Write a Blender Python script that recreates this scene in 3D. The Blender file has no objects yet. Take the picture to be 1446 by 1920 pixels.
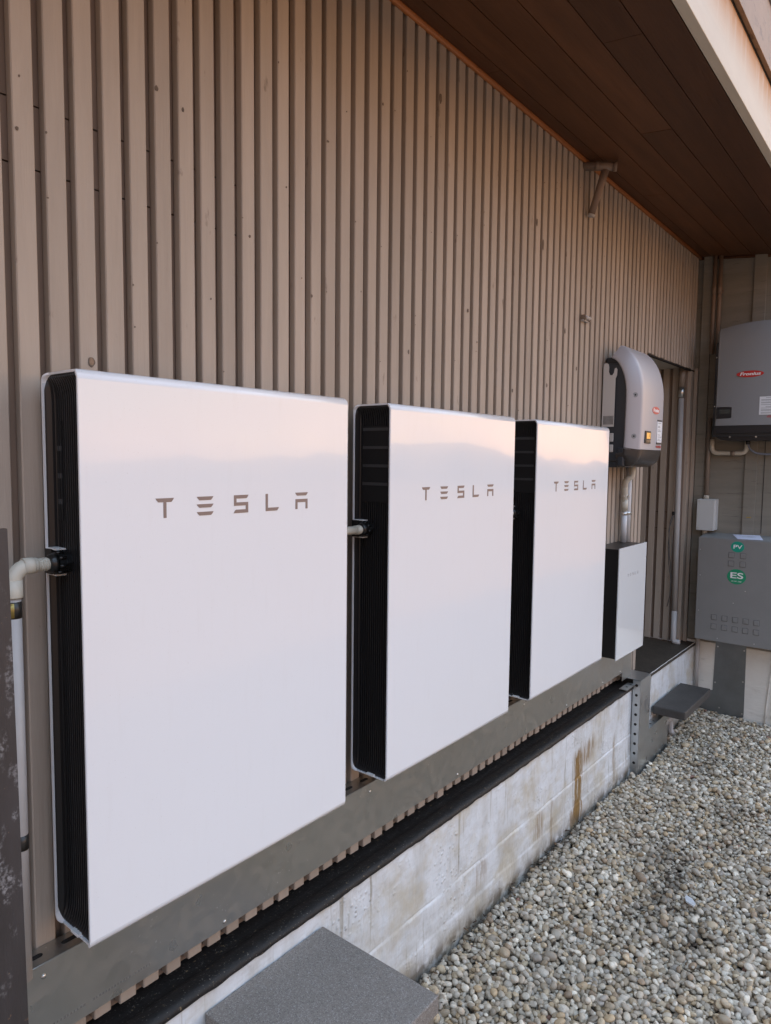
import bpy, bmesh, math, random
import numpy as np
from mathutils import Vector, Matrix
rnd = random.Random(7)
sc = bpy.context.scene
COL = sc.collection
R = math.radians

# ------------------------------------------------------------------ camera
YAW, PITCH, ROLL, FPX = 0.679273752, -0.0763017698, 0.0107431995, 1297.86510
cyw, syw, cp, sp = math.cos(YAW), math.sin(YAW), math.cos(PITCH), math.sin(PITCH)
fw = Vector((cyw*cp, syw*cp, sp)); rt = Vector((syw, -cyw, 0)); up = rt.cross(fw)
rt2 = math.cos(ROLL)*rt + math.sin(ROLL)*up
up2 = -math.sin(ROLL)*rt + math.cos(ROLL)*up
cam = bpy.data.cameras.new("camera"); co = bpy.data.objects.new("camera", cam); COL.objects.link(co)
m = Matrix((rt2, up2, -fw)).transposed().to_4x4(); m.translation = Vector((-0.653358, -1.269857, 0.985577))
co.matrix_world = m
cam.sensor_fit = 'VERTICAL'; cam.sensor_height = 24; cam.sensor_width = 18; cam.lens = FPX/1920*24
cam.clip_start = .02; cam.clip_end = 500
sc.camera = co

# ------------------------------------------------------------------ sky, sun, exposure
SUN_ELEV, SUN_FROM = 8.0, (0.78, -0.62)          # sun low over the open side of the yard, behind thin cloud
sc.view_settings.view_transform = 'Standard'; sc.view_settings.look = 'None'
sc.view_settings.exposure = 0.62; sc.view_settings.gamma = 1
w = bpy.data.worlds.new("World"); sc.world = w; w.use_nodes = True
nt = w.node_tree; nt.nodes.clear()
def N(t, typ, **kw):
    n = t.nodes.new(typ)
    for k, v in kw.items():
        if k in n.inputs: n.inputs[k].default_value = v
        else: setattr(n, k, v)
    return n
L = nt.links.new
sky = N(nt, 'ShaderNodeTexSky', sky_type='NISHITA', sun_disc=False)
sky.sun_elevation = R(SUN_ELEV); sky.sun_rotation = math.atan2(SUN_FROM[0], SUN_FROM[1])
sky.air_density = 1.0; sky.dust_density = 1.0; sky.ozone_density = 1.0
tc = N(nt, 'ShaderNodeTexCoord'); sep = N(nt, 'ShaderNodeSeparateXYZ'); L(tc.outputs['Generated'], sep.inputs[0])
cloud = N(nt, 'ShaderNodeValToRGB'); e = cloud.color_ramp.elements            # cloud light: peach low down, lilac-white, then cool and bright overhead
e[0].position = 0.0; e[0].color = (.80, .35, .15, 1)
e[1].position = 1.0; e[1].color = (.76, .97, 1.30, 1)
for p_, c_ in ((.11, (.68, .38, .23, 1)), (.26, (.44, .43, .50, 1)), (.45, (.54, .71, .97, 1))):
    q = e.new(p_); q.color = c_
mp = N(nt, 'ShaderNodeMapping'); mp.inputs['Scale'].default_value = (2.0, 2.0, 7.5); L(tc.outputs['Generated'], mp.inputs['Vector'])
nz = N(nt, 'ShaderNodeTexNoise', Scale=1.5, Detail=7.0, Roughness=.6, Distortion=.6); L(mp.outputs[0], nz.inputs['Vector'])
br = N(nt, 'ShaderNodeMapRange'); br.inputs['From Min'].default_value = .40; br.inputs['From Max'].default_value = .60; br.inputs['To Min'].default_value = 6.0; br.inputs['To Max'].default_value = 16.5
L(nz.outputs['Fac'], br.inputs['Value']); L(sep.outputs['Z'], cloud.inputs[0])
vm = N(nt, 'ShaderNodeVectorMath', operation='SCALE'); L(cloud.outputs[0], vm.inputs[0]); L(br.outputs[0], vm.inputs['Scale'])
cv = N(nt, 'ShaderNodeMapRange'); cv.inputs['From Min'].default_value = .40; cv.inputs['From Max'].default_value = .56; cv.inputs['To Min'].default_value = .72; cv.inputs['To Max'].default_value = .95
L(nz.outputs['Fac'], cv.inputs['Value'])
mx = N(nt, 'ShaderNodeMix', data_type='RGBA'); L(cv.outputs[0], mx.inputs[0]); L(sky.outputs[0], mx.inputs[6]); L(vm.outputs[0], mx.inputs[7])
bg = N(nt, 'ShaderNodeBackground', Strength=.13); ow = N(nt, 'ShaderNodeOutputWorld'); L(mx.outputs[2], bg.inputs['Color']); L(bg.outputs[0], ow.inputs[0])
sl = bpy.data.lights.new("sun", 'SUN'); sl.energy = .5; sl.angle = R(60); sl.color = (1.0, .74, .50)
so = bpy.data.objects.new("sun", sl); COL.objects.link(so)
sd = Vector((SUN_FROM[0], SUN_FROM[1], 0)).normalized()*math.cos(R(SUN_ELEV)) + Vector((0, 0, math.sin(R(SUN_ELEV))))
so.rotation_euler = sd.to_track_quat('Z', 'Y').to_euler(); so.location = (4, -6, 4)

# ------------------------------------------------------------------ materials
MATS = {}
def mat(name, col, rough=.6, metal=0.0, noise=0.0, nscale=8.0, stretch=(1, 1, 1), bump=0.0, bscale=60.0, bstretch=None, coat=0.0,
        spec=.5, col2=None, extra=None, emit=None):
    """principled material; colour wanders between col and col2 (or a darker col) with object-space noise, bump from a finer noise"""
    if name in MATS: return MATS[name]
    mt = bpy.data.materials.new(name); mt.use_nodes = True
    t = mt.node_tree; b = t.nodes['Principled BSDF']; l = t.links.new
    b.inputs['Roughness'].default_value = rough; b.inputs['Metallic'].default_value = metal
    b.inputs['Specular IOR Level'].default_value = spec; b.inputs['Coat Weight'].default_value = coat
    b.inputs['Base Color'].default_value = (*col, 1)
    tcn = N(t, 'ShaderNodeNewGeometry'); cur = None
    if noise or col2:
        mpn = N(t, 'ShaderNodeMapping'); mpn.inputs['Scale'].default_value = stretch; l(tcn.outputs['Position'], mpn.inputs[0])
        n1 = N(t, 'ShaderNodeTexNoise', Scale=nscale, Detail=6.0, Roughness=.65); l(mpn.outputs[0], n1.inputs['Vector'])
        r1 = N(t, 'ShaderNodeValToRGB'); r1.color_ramp.elements[0].position = .32; r1.color_ramp.elements[1].position = .7
        c2 = col2 or tuple(c*(1-noise) for c in col)
        r1.color_ramp.elements[0].color = (*c2, 1); r1.color_ramp.elements[1].color = (*col, 1)
        l(n1.outputs['Fac'], r1.inputs[0]); cur = r1.outputs[0]
    if bump:
        mpb = N(t, 'ShaderNodeMapping'); mpb.inputs['Scale'].default_value = bstretch or stretch; l(tcn.outputs['Position'], mpb.inputs[0])
        n2 = N(t, 'ShaderNodeTexNoise', Scale=bscale, Detail=5.0, Roughness=.6); l(mpb.outputs[0], n2.inputs['Vector'])
        bp = N(t, 'ShaderNodeBump', Strength=bump, Distance=.004); l(n2.outputs['Fac'], bp.inputs['Height']); l(bp.outputs[0], b.inputs['Normal'])
    if extra: cur = extra(t, b, tcn, cur)
    if cur is not None: l(cur, b.inputs['Base Color'])
    if emit:
        b.inputs['Emission Color'].default_value = (*emit[0], 1); b.inputs['Emission Strength'].default_value = emit[1]
    MATS[name] = mt; return mt

def mixin(t, cur, fac, col, base=None):
    m_ = N(t, 'ShaderNodeMix', data_type='RGBA')
    if cur is not None: t.links.new(cur, m_.inputs[6])
    else: m_.inputs[6].default_value = (*base, 1)
    m_.inputs[7].default_value = (*col, 1); t.links.new(fac, m_.inputs[0]); return m_.outputs[2]
def noisefac(t, tcn, scale, stretch, lo, hi, detail=5.0, loc=(0, 0, 0)):
    mp_ = N(t, 'ShaderNodeMapping'); mp_.inputs['Scale'].default_value = stretch; mp_.inputs['Location'].default_value = loc
    t.links.new(tcn.outputs['Position'], mp_.inputs[0])
    n_ = N(t, 'ShaderNodeTexNoise', Scale=scale, Detail=detail, Roughness=.6); t.links.new(mp_.outputs[0], n_.inputs['Vector'])
    r_ = N(t, 'ShaderNodeMapRange'); r_.inputs['From Min'].default_value = lo; r_.inputs['From Max'].default_value = hi
    t.links.new(n_.outputs['Fac'], r_.inputs['Value']); return r_.outputs[0]
def axisfac(t, tcn, axis, a, b_):
    s_ = N(t, 'ShaderNodeSeparateXYZ'); t.links.new(tcn.outputs['Position'], s_.inputs[0])
    r_ = N(t, 'ShaderNodeMapRange'); r_.inputs['From Min'].default_value = a; r_.inputs['From Max'].default_value = b_
    t.links.new(s_.outputs[axis], r_.inputs['Value']); return r_.outputs[0]
def mulf(t, a, b_):
    m_ = N(t, 'ShaderNodeMath', operation='MULTIPLY', use_clamp=True)
    for i, v in enumerate((a, b_)):
        if isinstance(v, float): m_.inputs[i].default_value = v
        else: t.links.new(v, m_.inputs[i])
    return m_.outputs[0]

def wood_extra(t, b, tcn, cur):
    hs = N(t, 'ShaderNodeHueSaturation'); mr_ = N(t, 'ShaderNodeMapRange'); mr_.inputs['To Min'].default_value = .90; mr_.inputs['To Max'].default_value = 1.08
    t.links.new(tcn.outputs['Random Per Island'], mr_.inputs['Value']); t.links.new(mr_.outputs[0], hs.inputs['Value']); t.links.new(cur, hs.inputs['Color']); cur = hs.outputs[0]
    f = noisefac(t, tcn, 30, (1, 1, .35), .66, .74, loc=(3, 1, 7))          # small scuffs and bare spots
    cur = mixin(t, cur, mulf(t, f, .55), (.12, .085, .065))
    f2 = noisefac(t, tcn, 5, (1, 1, .6), .6, .72, loc=(9, 4, 2))            # dusty paler patches
    return mixin(t, cur, mulf(t, f2, .3), (.40, .36, .33))
M_WALL = mat('taupe_painted_timber', (.425, .360, .297), .62, noise=.16, nscale=14, stretch=(1, 1, .12), bump=.35, bscale=90, bstretch=(1, 1, .06), extra=wood_extra, spec=.35)
M_BACKSHADE = mat('taupe_groove_shade', (.25, .19, .148), .7, noise=.2, nscale=12, stretch=(1, 1, .2), bump=.3, bscale=80, bstretch=(1, 1, .1), spec=.3)  # batten paint made darker: the groove shade is put into this colour
M_KNOT = mat('painted_over_knot', (.17, .13, .10), .8, noise=.4, nscale=60, bump=.6, bscale=120)
def ply_extra(t, b, tcn, cur):
    f = noisefac(t, tcn, 22, (1, .22, 3.0), .60, .68, loc=(2, 5, 1))
    return mixin(t, cur, mulf(t, f, .5), (.10, .085, .07))
M_PLY = mat('taupe_painted_plywood', (.262, .245, .205), .65, noise=.2, nscale=9, stretch=(1, .15, 1.5), bump=.5, bscale=70, bstretch=(1, .08, 1), extra=ply_extra, spec=.3)
def soff_extra(t, b, tcn, cur):
    hs = N(t, 'ShaderNodeHueSaturation'); mr_ = N(t, 'ShaderNodeMapRange'); mr_.inputs['To Min'].default_value = .72; mr_.inputs['To Max'].default_value = 1.2
    t.links.new(tcn.outputs['Random Per Island'], mr_.inputs['Value']); t.links.new(mr_.outputs[0], hs.inputs['Value']); t.links.new(cur, hs.inputs['Color']); cur = hs.outputs[0]
    f = noisefac(t, tcn, 3, (.6, 1.5, 1), .5, .75, loc=(1, 2, 3))
    return mixin(t, cur, mulf(t, f, .35), (.060, .030, .017))
M_SOFFIT = mat('dark_brown_stained_boards', (.125, .052, .022), .55, noise=.35, nscale=18, stretch=(.1, 1, 1), bump=.3, bscale=120, bstretch=(.08, 1, 1), extra=soff_extra, spec=.3)
M_TRIM = mat('orange_stained_trim', (.40, .14, .035), .5, noise=.4, nscale=30, stretch=(.1, 1, 1))
M_DARKVOID = mat('dark_gap', (.01, .009, .008), .9)
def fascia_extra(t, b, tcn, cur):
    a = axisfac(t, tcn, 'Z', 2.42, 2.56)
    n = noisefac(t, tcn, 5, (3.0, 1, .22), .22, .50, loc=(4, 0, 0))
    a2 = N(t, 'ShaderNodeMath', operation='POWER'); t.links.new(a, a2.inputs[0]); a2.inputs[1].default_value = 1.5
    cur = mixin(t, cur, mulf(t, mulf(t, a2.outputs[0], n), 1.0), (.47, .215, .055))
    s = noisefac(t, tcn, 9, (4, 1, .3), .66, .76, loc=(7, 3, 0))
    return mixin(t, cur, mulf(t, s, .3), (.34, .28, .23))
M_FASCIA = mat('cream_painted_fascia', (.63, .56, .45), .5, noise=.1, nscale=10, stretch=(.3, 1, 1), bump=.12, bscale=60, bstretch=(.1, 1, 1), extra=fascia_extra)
def gut_extra(t, b, tcn, cur):
    n = noisefac(t, tcn, 14, (.8, 2, 2), .56, .68, loc=(1, 1, 4))
    return mixin(t, cur, mulf(t, n, .7), (.10, .06, .04))
M_GUTTER = mat('stained_brown_board_paint', (.34, .215, .13), .5, noise=.25, nscale=6, extra=gut_extra)
M_ROOFMETAL = mat('pale_metal_roof_edge', (.55, .58, .62), .35, metal=.6, noise=.1)

def conc_extra(t, b, tcn, cur):
    # vertical dribbles, a yellowish tide, rust runs and moss, each with its own shape
    f = noisefac(t, tcn, 7, (1.6, 1, .45), .48, .70, loc=(5, 0, 2)); cur = mixin(t, cur, mulf(t, f, .5), (.42, .40, .35))
    f = noisefac(t, tcn, 60, (.5, 1, 1.2), .50, .72, loc=(3, 0, 8)); cur = mixin(t, cur, mulf(t, f, .4), (.44, .43, .40))
    f = noisefac(t, tcn, 22, (2.2, 1, .07), .60, .68, loc=(1, 0, 6)); cur = mixin(t, cur, mulf(t, f, .75), (.27, .235, .17))
    f = noisefac(t, tcn, 3.5, (1.2, 1, 1.4), .50, .66, loc=(8, 0, 1)); cur = mixin(t, cur, mulf(t, f, .6), (.47, .40, .26))
    # rust runs
    for x0, x1, z0, z1, k in ((2.53, 2.67, -.83, -.48, 1.0), (2.60, 2.83, -.545, -.455, .75), (2.47, 2.62, -.85, -.76, .8), (3.06, 3.11, -.80, -.55, .5), (2.12, 2.22, -.72, -.64, .6), (2.28, 2.32, -.82, -.62, .5), (1.60, 1.72, -.70, -.62, .4)):
        c = (x0+x1)/2; h = (x1-x0)/2
        a = axisfac(t, tcn, 'X', c-h, c); a2 = axisfac(t, tcn, 'X', c+h, c); v1 = axisfac(t, tcn, 'Z', z0-.04, z0+.03); v2 = axisfac(t, tcn, 'Z', z1+.03, z1-.03)
        n = noisefac(t, tcn, 34, (1.6, 1, .16), .40, .58, loc=(x0*7, 0, 0))
        fac = mulf(t, mulf(t, mulf(t, a, a2), mulf(t, v1, v2)), n)
        cur = mixin(t, cur, mulf(t, mulf(t, fac, 3.0), k), (.24, .145, .05))
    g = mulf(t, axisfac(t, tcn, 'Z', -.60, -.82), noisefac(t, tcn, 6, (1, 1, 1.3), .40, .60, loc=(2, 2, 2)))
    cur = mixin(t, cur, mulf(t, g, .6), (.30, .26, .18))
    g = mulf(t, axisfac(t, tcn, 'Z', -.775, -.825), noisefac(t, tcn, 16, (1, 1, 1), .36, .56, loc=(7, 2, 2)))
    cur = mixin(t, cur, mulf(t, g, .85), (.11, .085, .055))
    # bump: board marks, trowel ridges, blisters
    mpb = N(t, 'ShaderNodeMapping'); mpb.inputs['Scale'].default_value = (1.2, 1, .55); t.links.new(tcn.outputs['Position'], mpb.inputs[0])
    n2 = N(t, 'ShaderNodeTexNoise', Scale=22, Detail=3.0, Roughness=.5); t.links.new(mpb.outputs[0], n2.inputs['Vector'])
    vb = N(t, 'ShaderNodeTexVoronoi', Scale=46.0); t.links.new(tcn.outputs['Position'], vb.inputs['Vector'])
    vr_ = N(t, 'ShaderNodeMapRange'); vr_.inputs['From Min'].default_value = .0; vr_.inputs['From Max'].default_value = .34; vr_.inputs['To Min'].default_value = .8; vr_.inputs['To Max'].default_value = 0.0
    t.links.new(vb.outputs['Distance'], vr_.inputs['Value'])                       # paint blisters here and there
    bl_ = mulf(t, vr_.outputs[0], noisefac(t, tcn, 5, (1, 1, 1), .52, .66, loc=(6, 6, 1)))
    ad = N(t, 'ShaderNodeMath', operation='ADD'); t.links.new(n2.outputs['Fac'], ad.inputs[0]); t.links.new(bl_, ad.inputs[1])
    bp = N(t, 'ShaderNodeBump', Strength=.55, Distance=.012); t.links.new(ad.outputs[0], bp.inputs['Height']); t.links.new(bp.outputs[0], b.inputs['Normal'])
    return cur
M_CONC = mat('weathered_white_concrete_paint', (.70, .725, .74), .5, noise=.07, nscale=5, extra=conc_extra, spec=.35)
def white_extra(t, b, tcn, cur):
    mpc = N(t, 'ShaderNodeMapping'); mpc.inputs['Scale'].default_value = (1, .3, 1.4); t.links.new(tcn.outputs['Position'], mpc.inputs[0])
    n3 = N(t, 'ShaderNodeTexNoise', Scale=24, Detail=5.0, Roughness=.6); t.links.new(mpc.outputs[0], n3.inputs['Vector'])
    bp = N(t, 'ShaderNodeBump', Strength=.5, Distance=.01); t.links.new(n3.outputs['Fac'], bp.inputs['Height']); t.links.new(bp.outputs[0], b.inputs['Normal'])
    f = noisefac(t, tcn, 12, (1, .5, 2), .6, .72)
    return mixin(t, cur, mulf(t, f, .4), (.42, .39, .33))
M_WHITEWALL = mat('white_painted_brick', (.78, .75, .68), .6, noise=.1, nscale=6, extra=white_extra)
def bit_extra(t, b, tcn, cur):
    f = noisefac(t, tcn, 210, (1, 1, 1), .66, .70, detail=2.0)
    f2 = noisefac(t, tcn, 90, (1, 1, 1), .68, .72, detail=2.0, loc=(4, 4, 4))
    cur = mixin(t, cur, mulf(t, f, .6), (.22, .20, .17)); return mixin(t, cur, mulf(t, f2, .6), (.20, .15, .09))
M_BITUMEN = mat('black_bitumen_membrane', (.014, .0135, .0135), .55, spec=.3, noise=.3, nscale=20, bump=.7, bscale=45, extra=bit_extra)
M_LEDGETOP = mat('dirty_black_ledge', (.030, .023, .017), .6, col2=(.055, .042, .030), nscale=14, bump=.6, bscale=40, extra=bit_extra)

def galv_extra(t, b, tcn, cur):
    vr = N(t, 'ShaderNodeTexVoronoi', Scale=42.0); t.links.new(tcn.outputs['Position'], vr.inputs['Vector'])
    r_ = N(t, 'ShaderNodeMapRange'); r_.inputs['To Min'].default_value = .26; r_.inputs['To Max'].default_value = .42
    t.links.new(vr.outputs['Color'], r_.inputs['Value']); t.links.new(r_.outputs[0], b.inputs['Roughness'])
    f = noisefac(t, tcn, 120, (1, 1, 1), .68, .72, detail=1.0, loc=(2, 7, 1)); f2 = noisefac(t, tcn, 7, (1, 1, 1), .55, .62, loc=(5, 2, 1)); return mixin(t, cur, mulf(t, mulf(t, f, f2), .7), (.7, .7, .7))
M_GALV = mat('galvanised_steel', (.46, .465, .445), .33, metal=.9, noise=.07, nscale=3, stretch=(.5, 1, 1), extra=galv_extra)
M_GALVNEW = mat('bright_galvanised_steel', (.56, .585, .59), .3, metal=.9, noise=.12, nscale=6, extra=galv_extra)
M_GALVDARK = mat('dull_galvanised_sheet', (.26, .28, .285), .4, metal=.75, noise=.3, nscale=4, bump=.1, bscale=6)
M_HOLE = mat('dark_hole', (.015, .014, .013), .9)
M_SCREW = mat('zinc_screw', (.6, .6, .58), .35, metal=1.0)
def enamel_extra(t, b, tcn, cur):
    f = noisefac(t, tcn, 2.2, (1, 1, .6), .3, .8, loc=(2, 3, 1)); f2 = noisefac(t, tcn, 17, (3, 1, .35), .55, .8, loc=(5, 1, 1))
    r_ = N(t, 'ShaderNodeMapRange'); r_.inputs['To Min'].default_value = .10; r_.inputs['To Max'].default_value = .24; t.links.new(f, r_.inputs['Value']); t.links.new(r_.outputs[0], b.inputs['Roughness'])
    n_ = N(t, 'ShaderNodeTexNoise', Scale=2.6, Detail=2.0); t.links.new(tcn.outputs['Position'], n_.inputs['Vector'])
    bp = N(t, 'ShaderNodeBump', Strength=.12, Distance=.02); t.links.new(n_.outputs['Fac'], bp.inputs['Height']); t.links.new(bp.outputs[0], b.inputs['Normal']); t.links.new(bp.outputs[0], b.inputs['Coat Normal'])
    cur = mixin(t, cur, mulf(t, f2, .10), (.60, .58, .55), base=(.775, .795, .82))
    f3 = noisefac(t, tcn, 240, (1, 1, 1), .70, .74, detail=1.0); return mixin(t, cur, mulf(t, f3, .18), (.45, .42, .38))
M_WHITE = mat('gloss_white_enamel', (.775, .795, .82), .10, coat=.4, spec=.5, extra=enamel_extra)
M_EDGE = mat('white_sheet_edge', (.80, .80, .79), .35)
M_BLACK = mat('black_anodised_fins', (.013, .013, .014), .34)
M_BLACKGRILLE = mat('black_grille_plastic', (.006, .006, .007), .6)
M_BARS = mat('dark_grey_bars', (.05, .05, .052), .45)
M_LOGO = mat('bronze_grey_print', (.23, .175, .155), .4)
M_LOGOPALE = mat('pale_grey_print', (.30, .30, .32), .35)
M_GLASSWHITE = mat('white_backed_glass', (.74, .78, .80), .05, coat=1.0)
M_PVC = mat('cream_pvc_conduit', (.56, .54, .46), .4, noise=.08, nscale=10)
M_PVCGREY = mat('pale_grey_pvc_pipe', (.47, .46, .45), .42, noise=.12, nscale=9)
M_PVCBLUE = mat('pale_white_pvc_pipe', (.60, .62, .64), .35, noise=.1, nscale=9)
M_PAINTPIPE = mat('taupe_painted_pipe', (.25, .205, .165), .5, noise=.15, nscale=12)
M_BRPIPE = mat('brown_painted_pipe', (.24, .17, .125), .5, noise=.15, nscale=12)
M_BAND = mat('black_label_band', (.03, .028, .025), .35)
M_BANDGOLD = mat('gold_label_edge', (.36, .27, .08), .35, metal=.5)
M_BLKPL = mat('black_plastic', (.014, .015, .018), .38, bump=.1, bscale=400)
M_NUT = mat('black_nylon_nut', (.012, .012, .012), .3)
M_SILVER = mat('silver_grey_cover_paint', (.46, .46, .49), .38, metal=.15, spec=.4)
M_SILVERGREY = mat('grey_cover_paint', (.27, .285, .30), .42, metal=.15, spec=.4)
M_LTGREY = mat('light_grey_sheet_metal', (.62, .62, .61), .42, metal=.1)
M_DKHOUS = mat('dark_blue_grey_housing', (.035, .042, .052), .4)
M_DKCOVER = mat('charcoal_lower_cover', (.05, .046, .044), .26)
M_RED = mat('red_badge', (.52, .022, .022), .35)
M_REDPALE = mat('faded_red_badge', (.62, .13, .10), .35)
M_REDTXT = mat('red_print', (.42, .05, .05), .5)
M_TXTWHITE = mat('white_print', (.82, .82, .82), .5)
M_TXTDK = mat('dark_print', (.06, .06, .07), .5)
M_TXTGR = mat('grey_print', (.30, .32, .35), .5)
M_LABEL = mat('white_paper_label', (.74, .77, .80), .5)
M_SCREEN = mat('lit_amber_screen', (.75, .42, .12), .3, noise=.25, nscale=60, emit=((1.0, .50, .12), .35))
M_SCREENOFF = mat('dark_lcd_screen', (.055, .06, .055), .2)
M_BOX = mat('grey_painted_meter_box', (.235, .235, .228), .5, noise=.09, nscale=5, bump=.12, bscale=30)
M_BOXDK = mat('grey_dark_rim', (.10, .10, .098), .5)  # darker grey rim round each knockout
M_GREEN = mat('green_sticker', (.01, .27, .13), .35)
M_TEAL = mat('teal_green_sticker', (.005, .31, .21), .35)
M_PAPER = mat('lilac_white_paper', (.70, .72, .86), .6)
M_JBOX = mat('pale_grey_junction_plastic', (.56, .58, .575), .45)
M_CABLE = mat('blue_grey_cable', (.17, .205, .27), .45)
M_WIREDK = mat('dark_grey_wire', (.07, .07, .07), .5)
def post_extra(t, b, tcn, cur):
    f = noisefac(t, tcn, 26, (1, 1, .45), .55, .66, loc=(3, 3, 3)); f3 = noisefac(t, tcn, 150, (1, 1, 1), .45, .6)
    cur = mixin(t, cur, mulf(t, mulf(t, f, f3), .8), (.30, .30, .31))
    f2 = noisefac(t, tcn, 70, (1, 1, .8), .68, .72, loc=(1, 8, 3)); return mixin(t, cur, mulf(t, f2, .6), (.26, .16, .09))
M_POST = mat('weathered_dark_steel', (.055, .050, .052), .5, col2=(.032, .028, .027), nscale=9, stretch=(1, 1, .3), bump=.3, bscale=90, extra=post_extra)
def slab_extra(t, b, tcn, cur):
    n_ = N(t, 'ShaderNodeTexVoronoi', Scale=430.0); t.links.new(tcn.outputs['Position'], n_.inputs['Vector'])
    s_ = N(t, 'ShaderNodeSeparateColor'); t.links.new(n_.outputs['Color'], s_.inputs[0])
    r_ = N(t, 'ShaderNodeMapRange'); r_.inputs['From Min'].default_value = .72; r_.inputs['From Max'].default_value = .95; t.links.new(s_.outputs[0], r_.inputs['Value'])
    cur = mixin(t, cur, mulf(t, r_.outputs[0], .6), (.38, .365, .35))
    r2 = N(t, 'ShaderNodeMapRange'); r2.inputs['From Min'].default_value = .80; r2.inputs['From Max'].default_value = .95; t.links.new(s_.outputs[1], r2.inputs['Value'])
    return mixin(t, cur, mulf(t, r2.outputs[0], .6), (.08, .075, .07))
M_SLAB = mat('speckled_concrete_paver', (.235, .208, .182), .75, noise=.12, nscale=6, bump=.5, bscale=380, extra=slab_extra)
M_RISER = mat('mossy_concrete_block', (.22, .20, .16), .8, noise=.3, nscale=14, bump=.5, bscale=60)
M_STEP = mat('charcoal_step_slab', (.066, .060, .055), .6, col2=(.044, .040, .037), nscale=10, bump=.35, bscale=80)

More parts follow.
